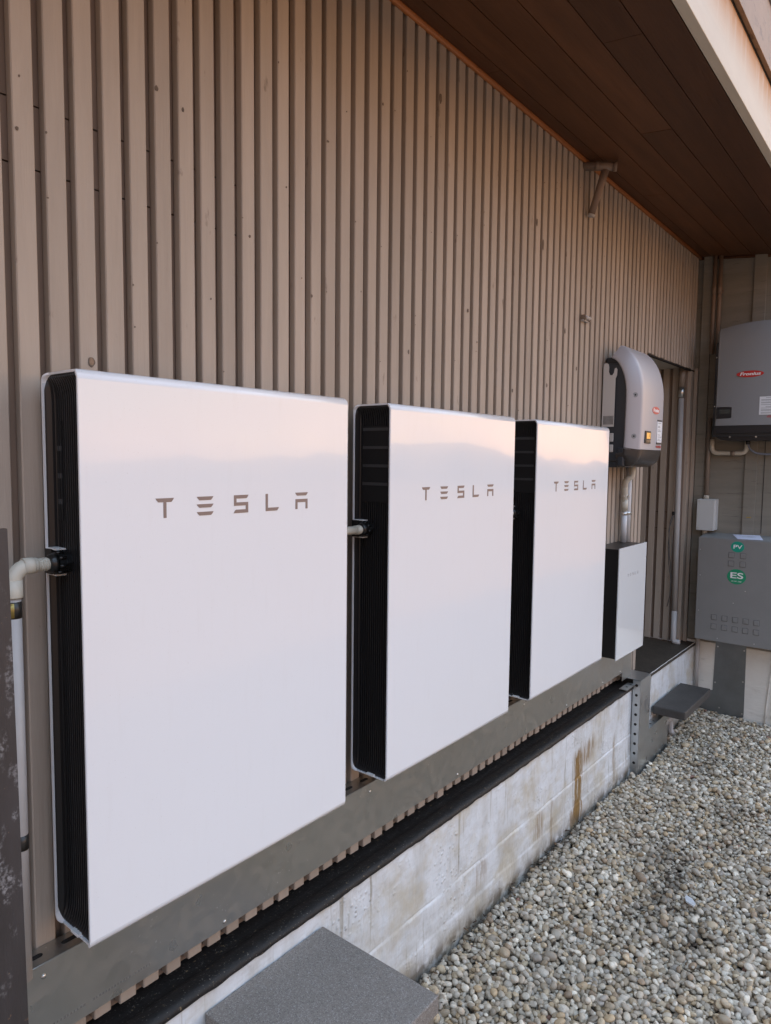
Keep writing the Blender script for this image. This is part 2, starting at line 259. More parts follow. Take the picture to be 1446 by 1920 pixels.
# ------------------------------------------------------------------ mesh builder
class MB:
    def __init__(s): s.v = []; s.f = []; s.mi = []; s.sm = []; s.cur = 0
    def add(s, vs, fs, smooth=False, mi=None):
        o = len(s.v); s.v += [tuple(map(float, v)) for v in vs]
        for f in fs: s.f.append([i+o for i in f]); s.mi.append(s.cur if mi is None else mi); s.sm.append(smooth)
        return s
    def box(s, x0, x1, y0, y1, z0, z1, bev=0.0, mi=None, seg=2):
        if bev <= 0:
            v = [(x, y, z) for z in (z0, z1) for y in (y0, y1) for x in (x0, x1)]
            f = [(0, 2, 3, 1), (4, 5, 7, 6), (0, 1, 5, 4), (2, 6, 7, 3), (0, 4, 6, 2), (1, 3, 7, 5)]
            return s.add(v, f, mi=mi)
        bm = bmesh.new(); bmesh.ops.create_cube(bm, size=1)
        for v in bm.verts: v.co = Vector(((x0+x1)/2+v.co.x*(x1-x0), (y0+y1)/2+v.co.y*(y1-y0), (z0+z1)/2+v.co.z*(z1-z0)))
        bmesh.ops.bevel(bm, geom=bm.edges[:], offset=bev, segments=seg, affect='EDGES', profile=.5)
        bm.verts.index_update(); vs = [v.co[:] for v in bm.verts]; fs = [[v.index for v in f.verts] for f in bm.faces]; bm.free()
        return s.add(vs, fs, mi=mi)
    def prism(s, poly, M, d, mi=None):
        """flat outline poly [(a,b)] in M's XY plane thickened by d along M's Z"""
        n = len(poly); vs = [M @ Vector((a, b, 0)) for a, b in poly]+[M @ Vector((a, b, d)) for a, b in poly]
        fs = [list(range(n))[::-1], list(range(n, 2*n))]+[[i, (i+1) % n, n+(i+1) % n, n+i] for i in range(n)]
        return s.add(vs, fs, mi=mi)
    def tube(s, path, r, n=14, cap=True, mi=None, smooth=True):
        """round tube along path; r a number or one per point"""
        P = [Vector(p) for p in path]; rr = r if isinstance(r, (list, tuple)) else [r]*len(P)
        T = []
        for i in range(len(P)):
            a = P[max(i-1, 0)]; b_ = P[min(i+1, len(P)-1)]; d = b_-a
            T.append(d.normalized() if d.length > 1e-9 else (T[-1] if T else Vector((0, 0, 1))))
        u = T[0].orthogonal().normalized(); vs = []
        for i, p in enumerate(P):
            u = (u - T[i]*u.dot(T[i])).normalized(); v_ = T[i].cross(u)
            vs += [p + rr[i]*(math.cos(2*math.pi*k/n)*u+math.sin(2*math.pi*k/n)*v_) for k in range(n)]
        fs = [[i*n+k, i*n+(k+1) % n, (i+1)*n+(k+1) % n, (i+1)*n+k] for i in range(len(P)-1) for k in range(n)]
        s.add(vs, fs, smooth, mi)
        if cap:
            o = len(s.v)-len(vs)
            for c in (list(range(n))[::-1], [len(vs)-n+k for k in range(n)]):
                s.f.append([i+o for i in c]); s.mi.append(s.cur if mi is None else mi); s.sm.append(False)
        return s
    def disc(s, c, ax, r, d, n=20, mi=None, r2=None):
        c = Vector(c); ax = Vector(ax).normalized()
        return s.tube([c, c+ax*d], [r, r2 if r2 is not None else r], n=n, mi=mi, smooth=False)
    def ell(s, M, a, b_, d, n=32, mi=None):
        return s.prism([(a*math.cos(2*math.pi*k/n), b_*math.sin(2*math.pi*k/n)) for k in range(n)], M, d, mi=mi)
    def text(s, txt, M, size, d=.0008, shear=0.0, width=None, bold=0.0, mi=None):
        cu = bpy.data.curves.new("lettering", 'FONT'); cu.body = txt; cu.size = size; cu.extrude = d/2; cu.shear = shear
        cu.align_x = 'CENTER'; cu.align_y = 'CENTER'; cu.offset = bold; cu.resolution_u = 4
        ob = bpy.data.objects.new("lettering", cu); COL.objects.link(ob)
        me = bpy.data.meshes.new_from_object(ob.evaluated_get(bpy.context.evaluated_depsgraph_get()))
        xs = [v.co.x for v in me.vertices]; k = 1.0
        if width and xs: k = width/(max(xs)-min(xs))
        s.add([M @ Vector((v.co.x*k, v.co.y, v.co.z+d/2)) for v in me.vertices], [list(p.vertices) for p in me.polygons], mi=mi)
        bpy.data.objects.remove(ob); bpy.data.curves.remove(cu); bpy.data.meshes.remove(me); return s
    def build(s, name, mats, parent=None, smooth_angle=None, recalc=True):
        me = bpy.data.meshes.new(name); me.from_pydata(s.v, [], s.f)
        for q in (mats if isinstance(mats, (list, tuple)) else [mats]): me.materials.append(q)
        me.polygons.foreach_set('material_index', s.mi); me.polygons.foreach_set('use_smooth', s.sm)
        if recalc:
            bm = bmesh.new(); bm.from_mesh(me); bmesh.ops.recalc_face_normals(bm, faces=bm.faces[:]); bm.to_mesh(me); bm.free()
        me.update()
        ob = bpy.data.objects.new(name, me); COL.objects.link(ob)
        if parent is not None:
            ob.parent = parent
            pw = parent; off = Vector((0, 0, 0))
            while pw is not None: off += pw.location; pw = pw.parent
            for v in me.vertices: v.co -= off          # parents are only shifted, never turned
        return ob
def arc(c, r, a0, a1, n, plane):
    """points on a circle; plane gives two unit vectors"""
    u, v = Vector(plane[0]), Vector(plane[1]); c = Vector(c)
    return [c+r*(math.cos(a0+(a1-a0)*i/n)*u+math.sin(a0+(a1-a0)*i/n)*v) for i in range(n+1)]
def fillet(pts, r, n=8):
    """polyline with rounded corners"""
    P = [Vector(p) for p in pts]; out = [P[0]]
    for i in range(1, len(P)-1):
        a = (P[i-1]-P[i]).normalized(); b_ = (P[i+1]-P[i]).normalized()
        ang = a.angle(b_); t = min(r/math.tan(ang/2), (P[i-1]-P[i]).length*.49, (P[i+1]-P[i]).length*.49)
        q0, q2 = P[i]+a*t, P[i]+b_*t
        for k in range(n+1):
            s_ = k/n; out.append(q0*(1-s_)**2+P[i]*2*s_*(1-s_)+q2*s_**2)
    out.append(P[-1]); return out
def tag(o, label=None, cat=None, group=None, kind=None):
    if label: o['label'] = label
    if cat: o['category'] = cat
    if group: o['group'] = group
    if kind: o['kind'] = kind
    return o
def thing(name, loc, label, cat, group=None):
    o = bpy.data.objects.new(name, None); COL.objects.link(o); o.location = loc; o.empty_display_size = .1
    return tag(o, label, cat, group)
def solo(mb, name, mats, label, cat, group=None, **kw):
    """a thing of one mesh, its origin kept at the world origin"""
    return tag(mb.build(name, mats, **kw), label, cat, group)
def FY(x, y, z): return Matrix(((1, 0, 0, x), (0, 0, -1, y), (0, 1, 0, z), (0, 0, 0, 1)))      # plane facing -y, u = +x, v = +z
def FX(x, y, z): return Matrix(((0, 0, -1, x), (-1, 0, 0, y), (0, 1, 0, z), (0, 0, 0, 1)))     # plane facing -x, u = -y, v = +z

# ------------------------------------------------------------------ setting: ground
YW = .175        # front of the battens
XB = 4.68        # panelled end wall
GZ = -.82        # top of the gravel
g = MB(); g.add([(-40, -60, GZ-.045), (60, -60, GZ-.045), (60, 40, GZ-.045), (-40, 40, GZ-.045)], [(0, 1, 2, 3)])
def ground_extra(t, b, tcn, cur):
    v_ = N(t, 'ShaderNodeTexVoronoi', Scale=34.0); t.links.new(tcn.outputs['Position'], v_.inputs['Vector'])
    bp = N(t, 'ShaderNodeBump', Strength=1.0, Distance=.02, invert=True); t.links.new(v_.outputs['Distance'], bp.inputs['Height']); t.links.new(bp.outputs[0], b.inputs['Normal'])
    s_ = N(t, 'ShaderNodeSeparateColor'); t.links.new(v_.outputs['Color'], s_.inputs[0])
    return mixin(t, cur, mulf(t, s_.outputs[0], .6), (.42, .38, .32))
M_GROUND = mat('gravel_bed', (.13, .112, .092), .85, noise=.3, nscale=3, extra=ground_extra)
tag(g.build('ground', M_GROUND), kind='structure')

yd = MB(); yd.add([(-30, -45, GZ-.041), (40, -45, GZ-.041), (40, -3.6, GZ-.041), (-30, -3.6, GZ-.041)], [(0, 1, 2, 3)])  # unseen paving, added to bounce warm light onto the upper wall
def brick_extra(t, b, tcn, cur):
    bt = N(t, 'ShaderNodeTexBrick', Scale=1.0); bt.inputs['Color1'].default_value = (.58, .245, .085, 1); bt.inputs['Color2'].default_value = (.48, .20, .07, 1); bt.inputs['Mortar'].default_value = (.30, .22, .16, 1)
    bt.inputs['Brick Width'].default_value = .23; bt.inputs['Row Height'].default_value = .115; bt.inputs['Mortar Size'].default_value = .006
    t.links.new(tcn.outputs['Position'], bt.inputs['Vector']); return bt.outputs['Color']
tag(yd.build('bounce_yard', mat('warm_bounce_terracotta', (.4, .2, .1), .8, extra=brick_extra), recalc=False), kind='structure')
hl = MB(); vs = []; fs = []; nh = 220  # unseen ridge, added to break up the horizon mirrored in the batteries
from mathutils import noise as mn0
for a in range(nh+1):
    an = math.pi*2*a/nh; h = 2.2+1.6*mn0.noise((math.cos(an)*3, math.sin(an)*3, 2))+1.0*mn0.noise((math.cos(an)*11, math.sin(an)*11, 5))+.5*mn0.noise((math.cos(an)*37, math.sin(an)*37, 5))
    for rr_, zz in ((46, GZ-.1), (52, GZ+h*.55), (58, GZ+h), (70, GZ-.1)): vs.append((rr_*math.cos(an), rr_*math.sin(an)-2, zz))
for a in range(nh):
    for b_ in range(3): q = a*4+b_; fs.append((q, q+4, q+5, q+1))
hl.add(vs, fs, True); tag(hl.build('added_ridge', mat('hazy_green_ridge', (.13, .14, .12), .9, noise=.4, nscale=.3)), kind='structure')

# ------------------------------------------------------------------ house
house = thing('house', (2, .2, GZ), 'timber house with taupe battened wall, dark eaves and white concrete base', 'house')
PITCHB, WB, DB = .0625, .042, .024
ZTOP, ZBOT = 2.50, -.306
cl = MB()
XO0, XO1, ZO = 3.665, 4.60, 1.645          # porch opening
x = -.028 - 62*PITCHB
i = 0
while x < XB-.03:
    w_ = WB + rnd.uniform(-.0012, .0012); zb = ZBOT + rnd.uniform(-.006, .004); dx = rnd.uniform(-.0012, .0012); dy = rnd.uniform(-.0012, .001)
    if x+w_ > XO0 and x < XO1+.05: zb = ZO + rnd.uniform(-.003, .003)
    if not (x+w_ > XO0 and x < XO0): pass
    cl.box(x+dx, x+w_+dx, YW+dy, YW+DB, zb, ZTOP, bev=.0022, seg=1); x += PITCHB; i += 1
# backing boards behind the battens, with two level joints
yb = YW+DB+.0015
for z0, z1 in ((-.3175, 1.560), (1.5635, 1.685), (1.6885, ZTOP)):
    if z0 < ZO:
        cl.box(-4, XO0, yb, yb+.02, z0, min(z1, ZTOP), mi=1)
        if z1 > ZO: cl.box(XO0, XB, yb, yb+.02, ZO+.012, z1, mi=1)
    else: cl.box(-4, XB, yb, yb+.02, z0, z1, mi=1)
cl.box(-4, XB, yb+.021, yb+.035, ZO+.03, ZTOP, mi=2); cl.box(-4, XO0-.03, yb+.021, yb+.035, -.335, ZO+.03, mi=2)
# knots and nail scars on the battens
def knot(mb, x, z, a, b_):  # a flush oval of darker end grain
    k = round((x-(-.028))/PITCHB); xc = -.028+k*PITCHB+WB/2
    dx = max(-WB/2+a*1.05, min(WB/2-a*1.05, x-xc)); P = []
    for j in range(20):
        t_ = 2*math.pi*j/20; q = 1+.07*math.sin(3*t_+x*9)+.05*math.sin(5*t_+z*7)
        P.append((a*q*math.cos(t_), b_*q*math.sin(t_)))
    mb.prism(P, FY(xc+dx, YW-.0006, z), .0012, mi=3)
for kx, kz, a, b_ in ((.122, 1.187, .010, .014), (1.385, 2.242, .009, .022), (2.20, 1.94, .006, .03), (2.47, 1.60, .006, .016), (2.30, 1.33, .008, .012), (1.98, 1.28, .007, .010), (.82, 1.9, .006, .004), (-.02, 1.62, .004, .005), (.29, 1.82, .006, .008), (.36, 1.80, .004, .007), (1.62, 1.55, .006, .009), (2.62, 1.44, .006, .012), (2.15, 2.02, .005, .02), (1.1, 2.1, .004, .006), (.56, 1.56, .004, .005), (1.25, 1.35, .005, .01), (.78, 1.45, .004, .006)):
    knot(cl, kx, kz, a*.75, b_*.75)
for _ in range(60):
    knot(cl, rnd.uniform(-.2, 3.6), rnd.uniform(1.2, 2.3), rnd.uniform(.0010, .0022), rnd.uniform(.0010, .0026))
cl.prism([(.0055*math.cos(2*math.pi*j/16), .008*math.sin(2*math.pi*j/16)) for j in range(16)], FY(.1215, YW-.0012, 1.188), .001, mi=4)
cl.build('batten_cladding', [M_WALL, M_BACKSHADE, M_DARKVOID, M_KNOT, mat('bare_knot_wood', (.30, .20, .13), .7, noise=.4, nscale=150)], house)
# porch: end wall of battens, lintel, ceiling, inner side
pe = MB()
for k in range(9):
    y0 = .252+k*.0655; pe.box(4.553, 4.573, y0, y0+.043, -.322, ZO+.02, bev=.002, seg=1)
pe.box(4.575, 4.595, .20, .95, -.322, ZO+.02, mi=1)
for z_ in (.50, .62): pe.box(4.5735, 4.5755, .25, .8, z_, z_+.003, mi=2)
pe.box(4.585, 4.66, .178, .214, -.325, ZO+.01, bev=.002); pe.box(4.595, 4.65, .2145, .236, -.325, ZO+.01, mi=1)
pe.box(4.64, 4.676, .150, .1735, -.33, ZO+.01, bev=.002)
pe.build('porch_side', [M_WALL, M_BACKSHADE, M_DARKVOID], house)
pc = MB(); pc.box(XO0-.02, 4.60, YW+.022, 1.0, ZO+.012, ZO+.03); pc.box(XO0-.02, 4.60, .93, .95, -.32, ZO+.01); pc.box(XO0-.002, XO0+.02, YW+.04, .93, -.32, ZO+.01)
pc.build('porch_lining', mat('pale_bounce_lining', (.48, .45, .39), .6, noise=.12, nscale=6), house)  # lining coloured pale to bounce light into the porch
lt = MB(); lt.box(XO0-.01, 4.655, YW+.001, YW+.021, ZO-.012, ZO-.002, bev=.002); lt.build('lintel_board', M_DARKVOID, house)
# end wall
ew = MB()
ew.box(XB, XB+.03, -.80, .20, -.312, 2.5)
ew.box(XB-.020, XB-.001, .083, .146, -.30, 2.44, bev=.002)
ew.box(XB-.018, XB-.001, -.257, -.180, -.30, 2.44, bev=.002)
ew.box(XB-.018, XB-.001, -.640, -.560, -.30, 2.44, bev=.002)
ew.box(XB-.0035, XB+.001, -.30, -.297, .5, 2.44, mi=1)
ew.cur = 2
ew.prism([(0, 0), (.030, .001), (.030, .009), (0, .008)], FX(XB-.0185, -.206, .604), .0008)
ew.build('panelled_end_wall', [M_PLY, M_DARKVOID, M_BANDGOLD], house)
eb = MB(); eb.box(XB-.004, XB+.05, -.80, .20, GZ-.2, -.315, bev=.003); eb.build('white_brick_base', M_WHITEWALL, house)
# plinth with a slightly wavy face
def plinth(x0, x1, name, m_):
    from mathutils import noise as mn
    nx, nz_ = 560, 150; vs = []; fs = []
    def step(v, w__): return max(0.0, min(1.0, .5+v/w__))
    for a in range(nx+1):
        for b_ in range(nz_+1):
            xx = x0+(x1-x0)*a/nx; zz = GZ-.05+(-.325-(GZ-.05))*b_/nz_
            yy = .09+.0016*mn.noise((xx*3, zz*6, 1))*(zz < -.36)+.0022*mn.noise((xx*13, zz*17, 4))+.0011*mn.noise((xx*38, zz*31, 9))
            l1 = -.612+.006*mn.noise((xx*4, 2, 0))+.003*mn.noise((xx*23, 5, 0)); l2 = -.690+.005*mn.noise((xx*5, 7, 0)); l3 = -.742+.006*mn.noise((xx*3, 9, 0))
            yy -= .0020*step(l1-zz, .008)+.0008*step(l2-zz, .008)+.0026*step(l3-zz, .009)      # lower pours stand a little proud
            yy += .0045*math.exp(-((zz-l1-.005)/.003)**2)*max(0, min(1, 2*mn.noise((xx*6, 3, 3))+.6))           # ragged joint
            vs.append((xx, yy, zz))
    for a in range(nx):
        for b_ in range(nz_): q = a*(nz_+1)+b_; fs.append((q, q+nz_+1, q+nz_+2, q+1))
    k = MB(); k.add(vs, fs, True)
    k.box(x0, x1, .10, .30, GZ-.12, -.36)
    return k.build(name, m_, house, recalc=False)
plinth(-3.5, XB-.005, 'concrete_plinth', M_CONC)
# bitumen ledge and rolled lip
prof = [(.215, -.325), (.165, -.326), (.142, -.327), (.134, -.321), (.125, -.3185), (.108, -.317), (.097, -.3175), (.088, -.321), (.082, -.327), (.0795, -.333), (.0815, -.339), (.0925, -.341)]
bl = MB(); vs = []; fs = []; n_ = len(prof); nx = 330; x0, x1 = -3.5, 3.66
for a in range(nx+1):
    xx = x0+(x1-x0)*a/nx; wob = .0009*math.sin(xx*13)+.0008*math.sin(xx*43+1)+rnd.uniform(-.0016, .0016)
    for j, (yy, zz) in enumerate(prof):
        dz = rnd.uniform(-.0007, .0007); k = max(0, (j-7))/4
        vs.append((xx, yy+rnd.uniform(-.0006, .0006)+.0004*math.sin(xx*29)*(j > 5), zz+dz+wob*k*1.4))
for a in range(nx):
    for j in range(n_-1): q = a*n_+j; fs.append((q, q+1, q+n_+1, q+n_))
bl.add(vs, fs, True); bl.build('bitumen_ledge', M_BITUMEN, house)
pl = MB()
vs = []; fs = []; nx, ny = 40, 24
for a in range(nx+1):
    for b_ in range(ny+1):
        vs.append((3.661+(4.665-3.661)*a/nx, .084+.86*b_/ny, -.328+rnd.uniform(-.0012, .0012)+(-.004 if b_ == 0 else 0)))
for a in range(nx):
    for b_ in range(ny): q = a*(ny+1)+b_; fs.append((q, q+ny+1, q+ny+2, q+1))
pl.add(vs, fs, True); pl.box(3.661, 4.665, .0835, .086, -.345, -.331); pl.build('porch_floor', M_LEDGETOP, house)
# eaves: sloping soffit boards, trim, fascia, gutter, roof sheet
def zs(y): return 2.44-.12*(.175-y)
sf = MB(); edges = [.30, .100, -.030, -.160, -.293, -.428, -.556]
th = R(0)
for k in range(6):
    ya, yb2 = edges[k]-.002, edges[k+1]+.002
    cuts = sorted({-4.0, XB+.02, (1.70, 3.25, .55, 2.45, 1.69, 2.9)[k]})
    for c0, c1 in zip(cuts[:-1], cuts[1:]):
        dz = rnd.uniform(-.0006, .0006); vs = []
        for xx in (c0+.0016, c1-.0016):
            for yy in (ya, yb2):
                for h in (0, .018): vs.append((xx, yy, zs(yy)+h+dz))
        sf.add(vs, [(0, 1, 3, 2), (4, 6, 7, 5), (0, 4, 5, 1), (2, 3, 7, 6), (0, 2, 6, 4), (1, 5, 7, 3)])
sf.add([(-4, .3, zs(.3)+.02), (XB, .3, zs(.3)+.02), (XB, -.556, zs(-.556)+.02), (-4, -.556, zs(-.556)+.02)], [(0, 1, 2, 3)], mi=1)
sf.build('soffit', [M_SOFFIT, M_DARKVOID], house)
tr = MB(); tr.tube([(-4, YW-.004, zs(YW)-.006), (XB, YW-.004, zs(YW)-.008)], .012, n=8); tr.build('eaves_trim', M_TRIM, house)
tw = MB(); tw.tube([(XB-.006, .2, zs(.2)-.008), (XB-.006, -.55, zs(-.55)-.008)], .010, n=8); tw.build('eaves_trim', M_SOFFIT, house)
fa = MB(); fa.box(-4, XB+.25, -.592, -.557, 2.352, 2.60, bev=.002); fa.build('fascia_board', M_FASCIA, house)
gu = MB(); gu.box(-4, XB+.28, -.612, -.594, 2.606, 2.835, bev=.002); gu.box(-4, XB+.28, -.593, -.58, 2.597, 2.83, mi=1)
gu.build('upper_fascia_board', [M_GUTTER, M_DARKVOID], house)
rf = MB(); rf.add([(-4, -.622, 2.838), (XB+.3, -.622, 2.838), (XB+.3, 2.0, 3.2), (-4, 2.0, 3.2), (-4, -.622, 2.853), (XB+.3, -.622, 2.853), (XB+.3, 2.0, 3.215), (-4, 2.0, 3.215)],
       [(0, 1, 2, 3), (4, 7, 6, 5), (0, 4, 5, 1), (2, 6, 7, 3), (0, 3, 7, 4), (1, 5, 6, 2)]); rf.build('roof', M_ROOFMETAL, house)

# ------------------------------------------------------------------ batteries
PW, PH, PD = .753, 1.150, .147
def rrect(y0, y1, z0, z1, r, n=8):
    P = []
    for cy, cz, a0 in ((y1-r, z1-r, 0), (y0+r, z1-r, 90), (y0+r, z0+r, 180), (y1-r, z0+r, 270)):
        for k in range(n+1): a = R(a0+90*k/n); P.append((cy+r*math.cos(a), cz+r*math.sin(a)))
    return P
TESLA = [  # (letter outlines in units of the letter height, x offset)
 [(0, 1), (1.06, 1), (1.00, .90), (.90, .80), (.615, .80), (.615, 0), (.445, 0), (.445, .80), (.16, .80), (.06, .90)]]
def letter_polys(h):
    S = lambda pts, dx: [((a+dx)*h, b_*h) for a, b_ in pts]
    bar = lambda z0, z1: [(0, z1), (1.06, z1), (1.0, (z0+z1)/2), (.90, z0), (.16, z0), (.06, (z0+z1)/2)]
    out = [('T', S(TESLA[0], 0))]
    for z0, z1 in ((.81, 1), (.41, .60), (0, .19)): out.append(('E', S(bar(z0, z1), 2.45)))
    dx = 4.9
    out.append(('S', S([(0, 1), (1.02, 1), (.93, .84), (.86, .81), (.17, .81), (.17, .60), (0, .60)], dx))); out.append(('S', S([(0, .60), (.17, .595), (1.0, .595), (1.0, .41), (0, .41)], dx)))
    out.append(('S', S([(.83, .41), (1.0, .41), (1.0, 0), (.83, 0)], dx))); out.append(('S', S([(-.02, 0), (.83, 0), (.83, .19), (.15, .19), (.07, .15)], dx)))
    dx = 7.2
    out.append(('L', S([(0, 1), (.17, 1), (.17, 0), (0, 0)], dx))); out.append(('L', S([(.17, .19), (1.02, .19), (.97, .10), (.88, 0), (.17, 0)], dx)))
    dx = 9.55
    out.append(('A', S([(0, 1), (1.06, 1), (1.0, .90), (.90, .81), (.16, .81), (.06, .90)], dx)))
    out.append(('A', S([(.02, .60), (1.04, .60), (1.04, .41), (.02, .41)], dx))); out.append(('A', S([(.02, .41), (.19, .41), (.19, 0), (.02, 0)], dx))); out.append(('A', S([(.87, .41), (1.04, .41), (1.04, 0), (.87, 0)], dx)))
    W_ = (9.55+1.06)*h
    return out, W_

def letters(h, M_, m_, parent):
    polys, W_ = letter_polys(h)
    for ch_ in 'TESLA':
        lg = MB()
        for a, P in polys:
            if a == ch_: lg.prism(P, M_, .0010)
        lg.build('letter', m_, parent)
def battery(X, label, left_vents):
    t = thing('home_battery', (X, PD, 0), label, 'battery', 'white wall batteries on the battened wall')
    # white wrap-around sheet
    outer = rrect(0, PD, 0, PH, .020); inner = rrect(.0050, PD-.0050, .0050, PH-.0050, .0155); n = len(outer); rr = .007
    def inset(z):
        d = min(z, PH-z)
        return 0 if d >= rr else rr-math.sqrt(max(0, rr*rr-(rr-d)**2))
    k = MB(); vs = []
    rings = []
    for side in (0, 1):
        for P in (outer, inner):
            for off, grow in (((0.0, 0),) if P is inner else ((.0, -.0009), (.0009, 0))):
                pass
    def ring(P, xs, sh):
        return [((X+xs(inset(o_[1]))), PD/2+(a-PD/2)*(1-sh), PH/2+(b_-PH/2)*(1-sh*.15)) for (a, b_), o_ in zip(P, outer)]
    L1 = ring(inner, lambda d: d, 0); L2 = ring(outer, lambda d: d, .010); L3 = ring(outer, lambda d: d+.0012, 0)
    R3 = ring(outer, lambda d: PW-d-.0012, 0); R2 = ring(outer, lambda d: PW-d, .010); R1 = ring(inner, lambda d: PW-d, 0)
    seq = [L1, L2, L3, R3, R2, R1]
    for q in seq: vs += q
    for a in range(6):
        b_ = (a+1) % 6
        for j in range(n):
            k.f.append([a*n+j, a*n+(j+1) % n, b_*n+(j+1) % n, b_*n+j]); k.mi.append(0); k.sm.append((a == 2 or a == 5) and j % 9 != 8)
    k.v = vs; k.build('casing', M_WHITE, t)
    # ribbed black sides, coved at both ends
    for side in (0, 1):
        f = MB(); ys = []; nr = 16; y0, y1 = .0052, PD-.0052
        for a in range(nr):
            p = (y1-y0)/nr; b0 = y0+a*p
            ys += [(b0, 0), (b0+p*.42, 0), (b0+p*.52, 1), (b0+p*.92, 1)]
        ys.append((y1, 0)); zz = [.0042+.045*(1-math.cos(R(9*q)))*1 for q in range(11)]
        zz = [.0052+.05*(q/10) for q in range(11)]+[.10+.95*q/6 for q in range(1, 6)]+[PH-.0052-.05*(1-q/10) for q in range(11)]
        vs = []; D = .026
        for z in zz:
            e = min(z-.0052, PH-.0052-z); c = 1 if e >= .05 else math.sqrt(max(0, 1-(1-e/.05)**2))
            for y, hi in ys:
                ey = min(y-y0, y1-y); cy = 1 if ey > .012 else math.sqrt(max(0, 1-(1-ey/.012)**2))
                d = .004+(D*c-.004)*cy - (.0042 if hi else 0)*c
                d = max(.0035+.0080*max(0, 1-e/.03), d); vs.append((X+d if side == 0 else X+PW-d, y, z))
        m_ = len(ys); fs = []
        for a in range(len(zz)-1):
            for j in range(m_-1): q = a*m_+j; fs.append((q, q+1, q+m_+1, q+m_))
        f.add(vs, fs); f.build('finned_side', M_BLACK, t, recalc=False)
        bk = MB(); xx = X+.034 if side == 0 else X+PW-.034
        bk.box(min(xx, xx+(.003 if side == 0 else -.003)), max(xx, xx+(.003 if side == 0 else -.003)), .014, PD-.014, .014, PH-.014); 
        bk.build('inner_frame', M_BLACK, t)
    # vent opening with its bars on the visible side
    v = MB(); xv = X+.0205
    if left_vents:
        for yc in (.1115, .1205): v.box(xv-.0012, xv+.012, yc-.0030, yc+.0030, .765+.09, 1.055)
        v.cur = 1
        for z in (.985, .925, .865+.04): pass
        for z in (1.000, .945, .893):
            for yc in (.1115, .1205): v.box(xv-.0024, xv, yc-.0032, yc+.0032, z-.005, z+.005)
    else:
        v.box(xv+.0008, xv+.006, .020, .127, .855, 1.085)
        v.cur = 1
        for z in (1.075, 1.020, .965, .910): v.box(xv-.0016, xv+.004, .024, .123, z-.0045, z+.0045)
    v.build('vent_grille', [M_BLACKGRILLE, M_BARS], t)
    # lettering on the front
    letters(.0415, FY(X+.1605, 0.0002, .8575), M_LOGO, t)
    # notch and gland where the conduit enters
    gl = MB(); gy, gz = .100, .772
    gl.cur = 1; gl.box(X+.0010, X+.022, gy+.004, PD-.004, gz+.0245, gz+.0275); gl.box(X+.0010, X+.022, gy+.004, PD-.004, gz-.0275, gz-.0245)
    gl.box(X-.0006, X+.016, gy+.020, PD+.0008, gz-.0255, gz+.0255, mi=0)
    gl.cur = 0
    P = [Vector((X+.012, gy, gz)), Vector((X-.001, gy, gz)), Vector((X-.003, gy, gz)), Vector((X-.008, gy, gz)), Vector((X-.014, gy, gz)), Vector((X-.017, gy, gz))]
    gl.tube(P[:2], .0212, n=8, smooth=False); gl.tube(P[2:], [.0205, .0200, .0182, .0155], n=20); gl.tube([P[0]+Vector((.012, 0, 0)), P[0]], .0232, n=8, smooth=False)
    for a in range(8):
        an = math.pi/4*a+.2; c = Vector((X+.004, gy+.0212*math.cos(an), gz+.0212*math.sin(an))); gl.tube([c+Vector((.007, 0, 0)), c-Vector((.007, 0, 0))], .0035, n=6)
    gl.build('conduit_gland', [M_NUT, M_EDGE], t)
    # bottom: small white clip in the lower rim
    cp_ = MB(); cp_.box(X+.002, X+.03, .055, .085, .0036, .010, bev=.001, seg=1); cp_.build('bottom_clip', M_EDGE, t)
    return t
battery(0, 'nearest white battery, largest in view, with a conduit elbow entering its open black side', True)
battery(.9385, 'middle white battery between the nearest one and the one beside the gateway box', False)
battery(1.8755, 'farthest white battery, beside the small gateway box and below the silver inverter', False)

# ------------------------------------------------------------------ conduits by the batteries
def corrug(mb, a, b_, r, n=5):
    a, b_ = Vector(a), Vector(b_); P = []; rr = []
    for k in range(n*4+1):
        P.append(a.lerp(b_, k/(n*4))); rr.append(r*(1.0 if k % 4 in (0, 1) else .86))
    mb.tube(P, rr, n=18, smooth=False)
gy, gz = .100, .772
c = thing('conduit', (-.075, gy, 0), 'cream conduit with elbow and black band beside the nearest battery', 'conduit')
k = MB(); corrug(k, (-.0435, gy, gz), (-.016, gy, gz), .0135)
k.tube([(-.047, gy, gz), (-.040, gy, gz)], .0150, n=20)
PX = -.083
el = [Vector((-.044, gy, gz))]+arc((PX+.030, gy, gz-.030), .030, R(90), R(180), 10, ((1, 0, 0), (0, 0, 1)))+[Vector((PX, gy, .715))]
k.tube(el, .0150, n=24); k.tube([(-.046, gy, gz), (-.047, gy, gz), (-.066, gy, gz)], [.0158, .0164, .0160], n=24); k.tube([(PX, gy, .748), (PX, gy, .716), (PX, gy, .714)], [.0160, .0166, .0160], n=24); k.build('elbow', M_PVC, c)
k = MB(); k.tube([(PX, gy, .720), (PX, gy, -.056)], .0130, n=24); k.build('pipe', M_PVCGREY, c)
k = MB(); k.tube([(PX, gy, .707), (PX, gy, .675)], .0135, n=24)
k.cur = 1; k.tube([(PX-.0027, gy-.0009, .705), (PX-.0027, gy-.0009, .677)], .0118, n=24); k.build('label_band', [M_BAND, M_BANDGOLD], c)
k = MB(); k.tube([(PX, gy, .245), (PX, gy, .215)], .0135, n=24); k.build('label_band', M_BAND, c)
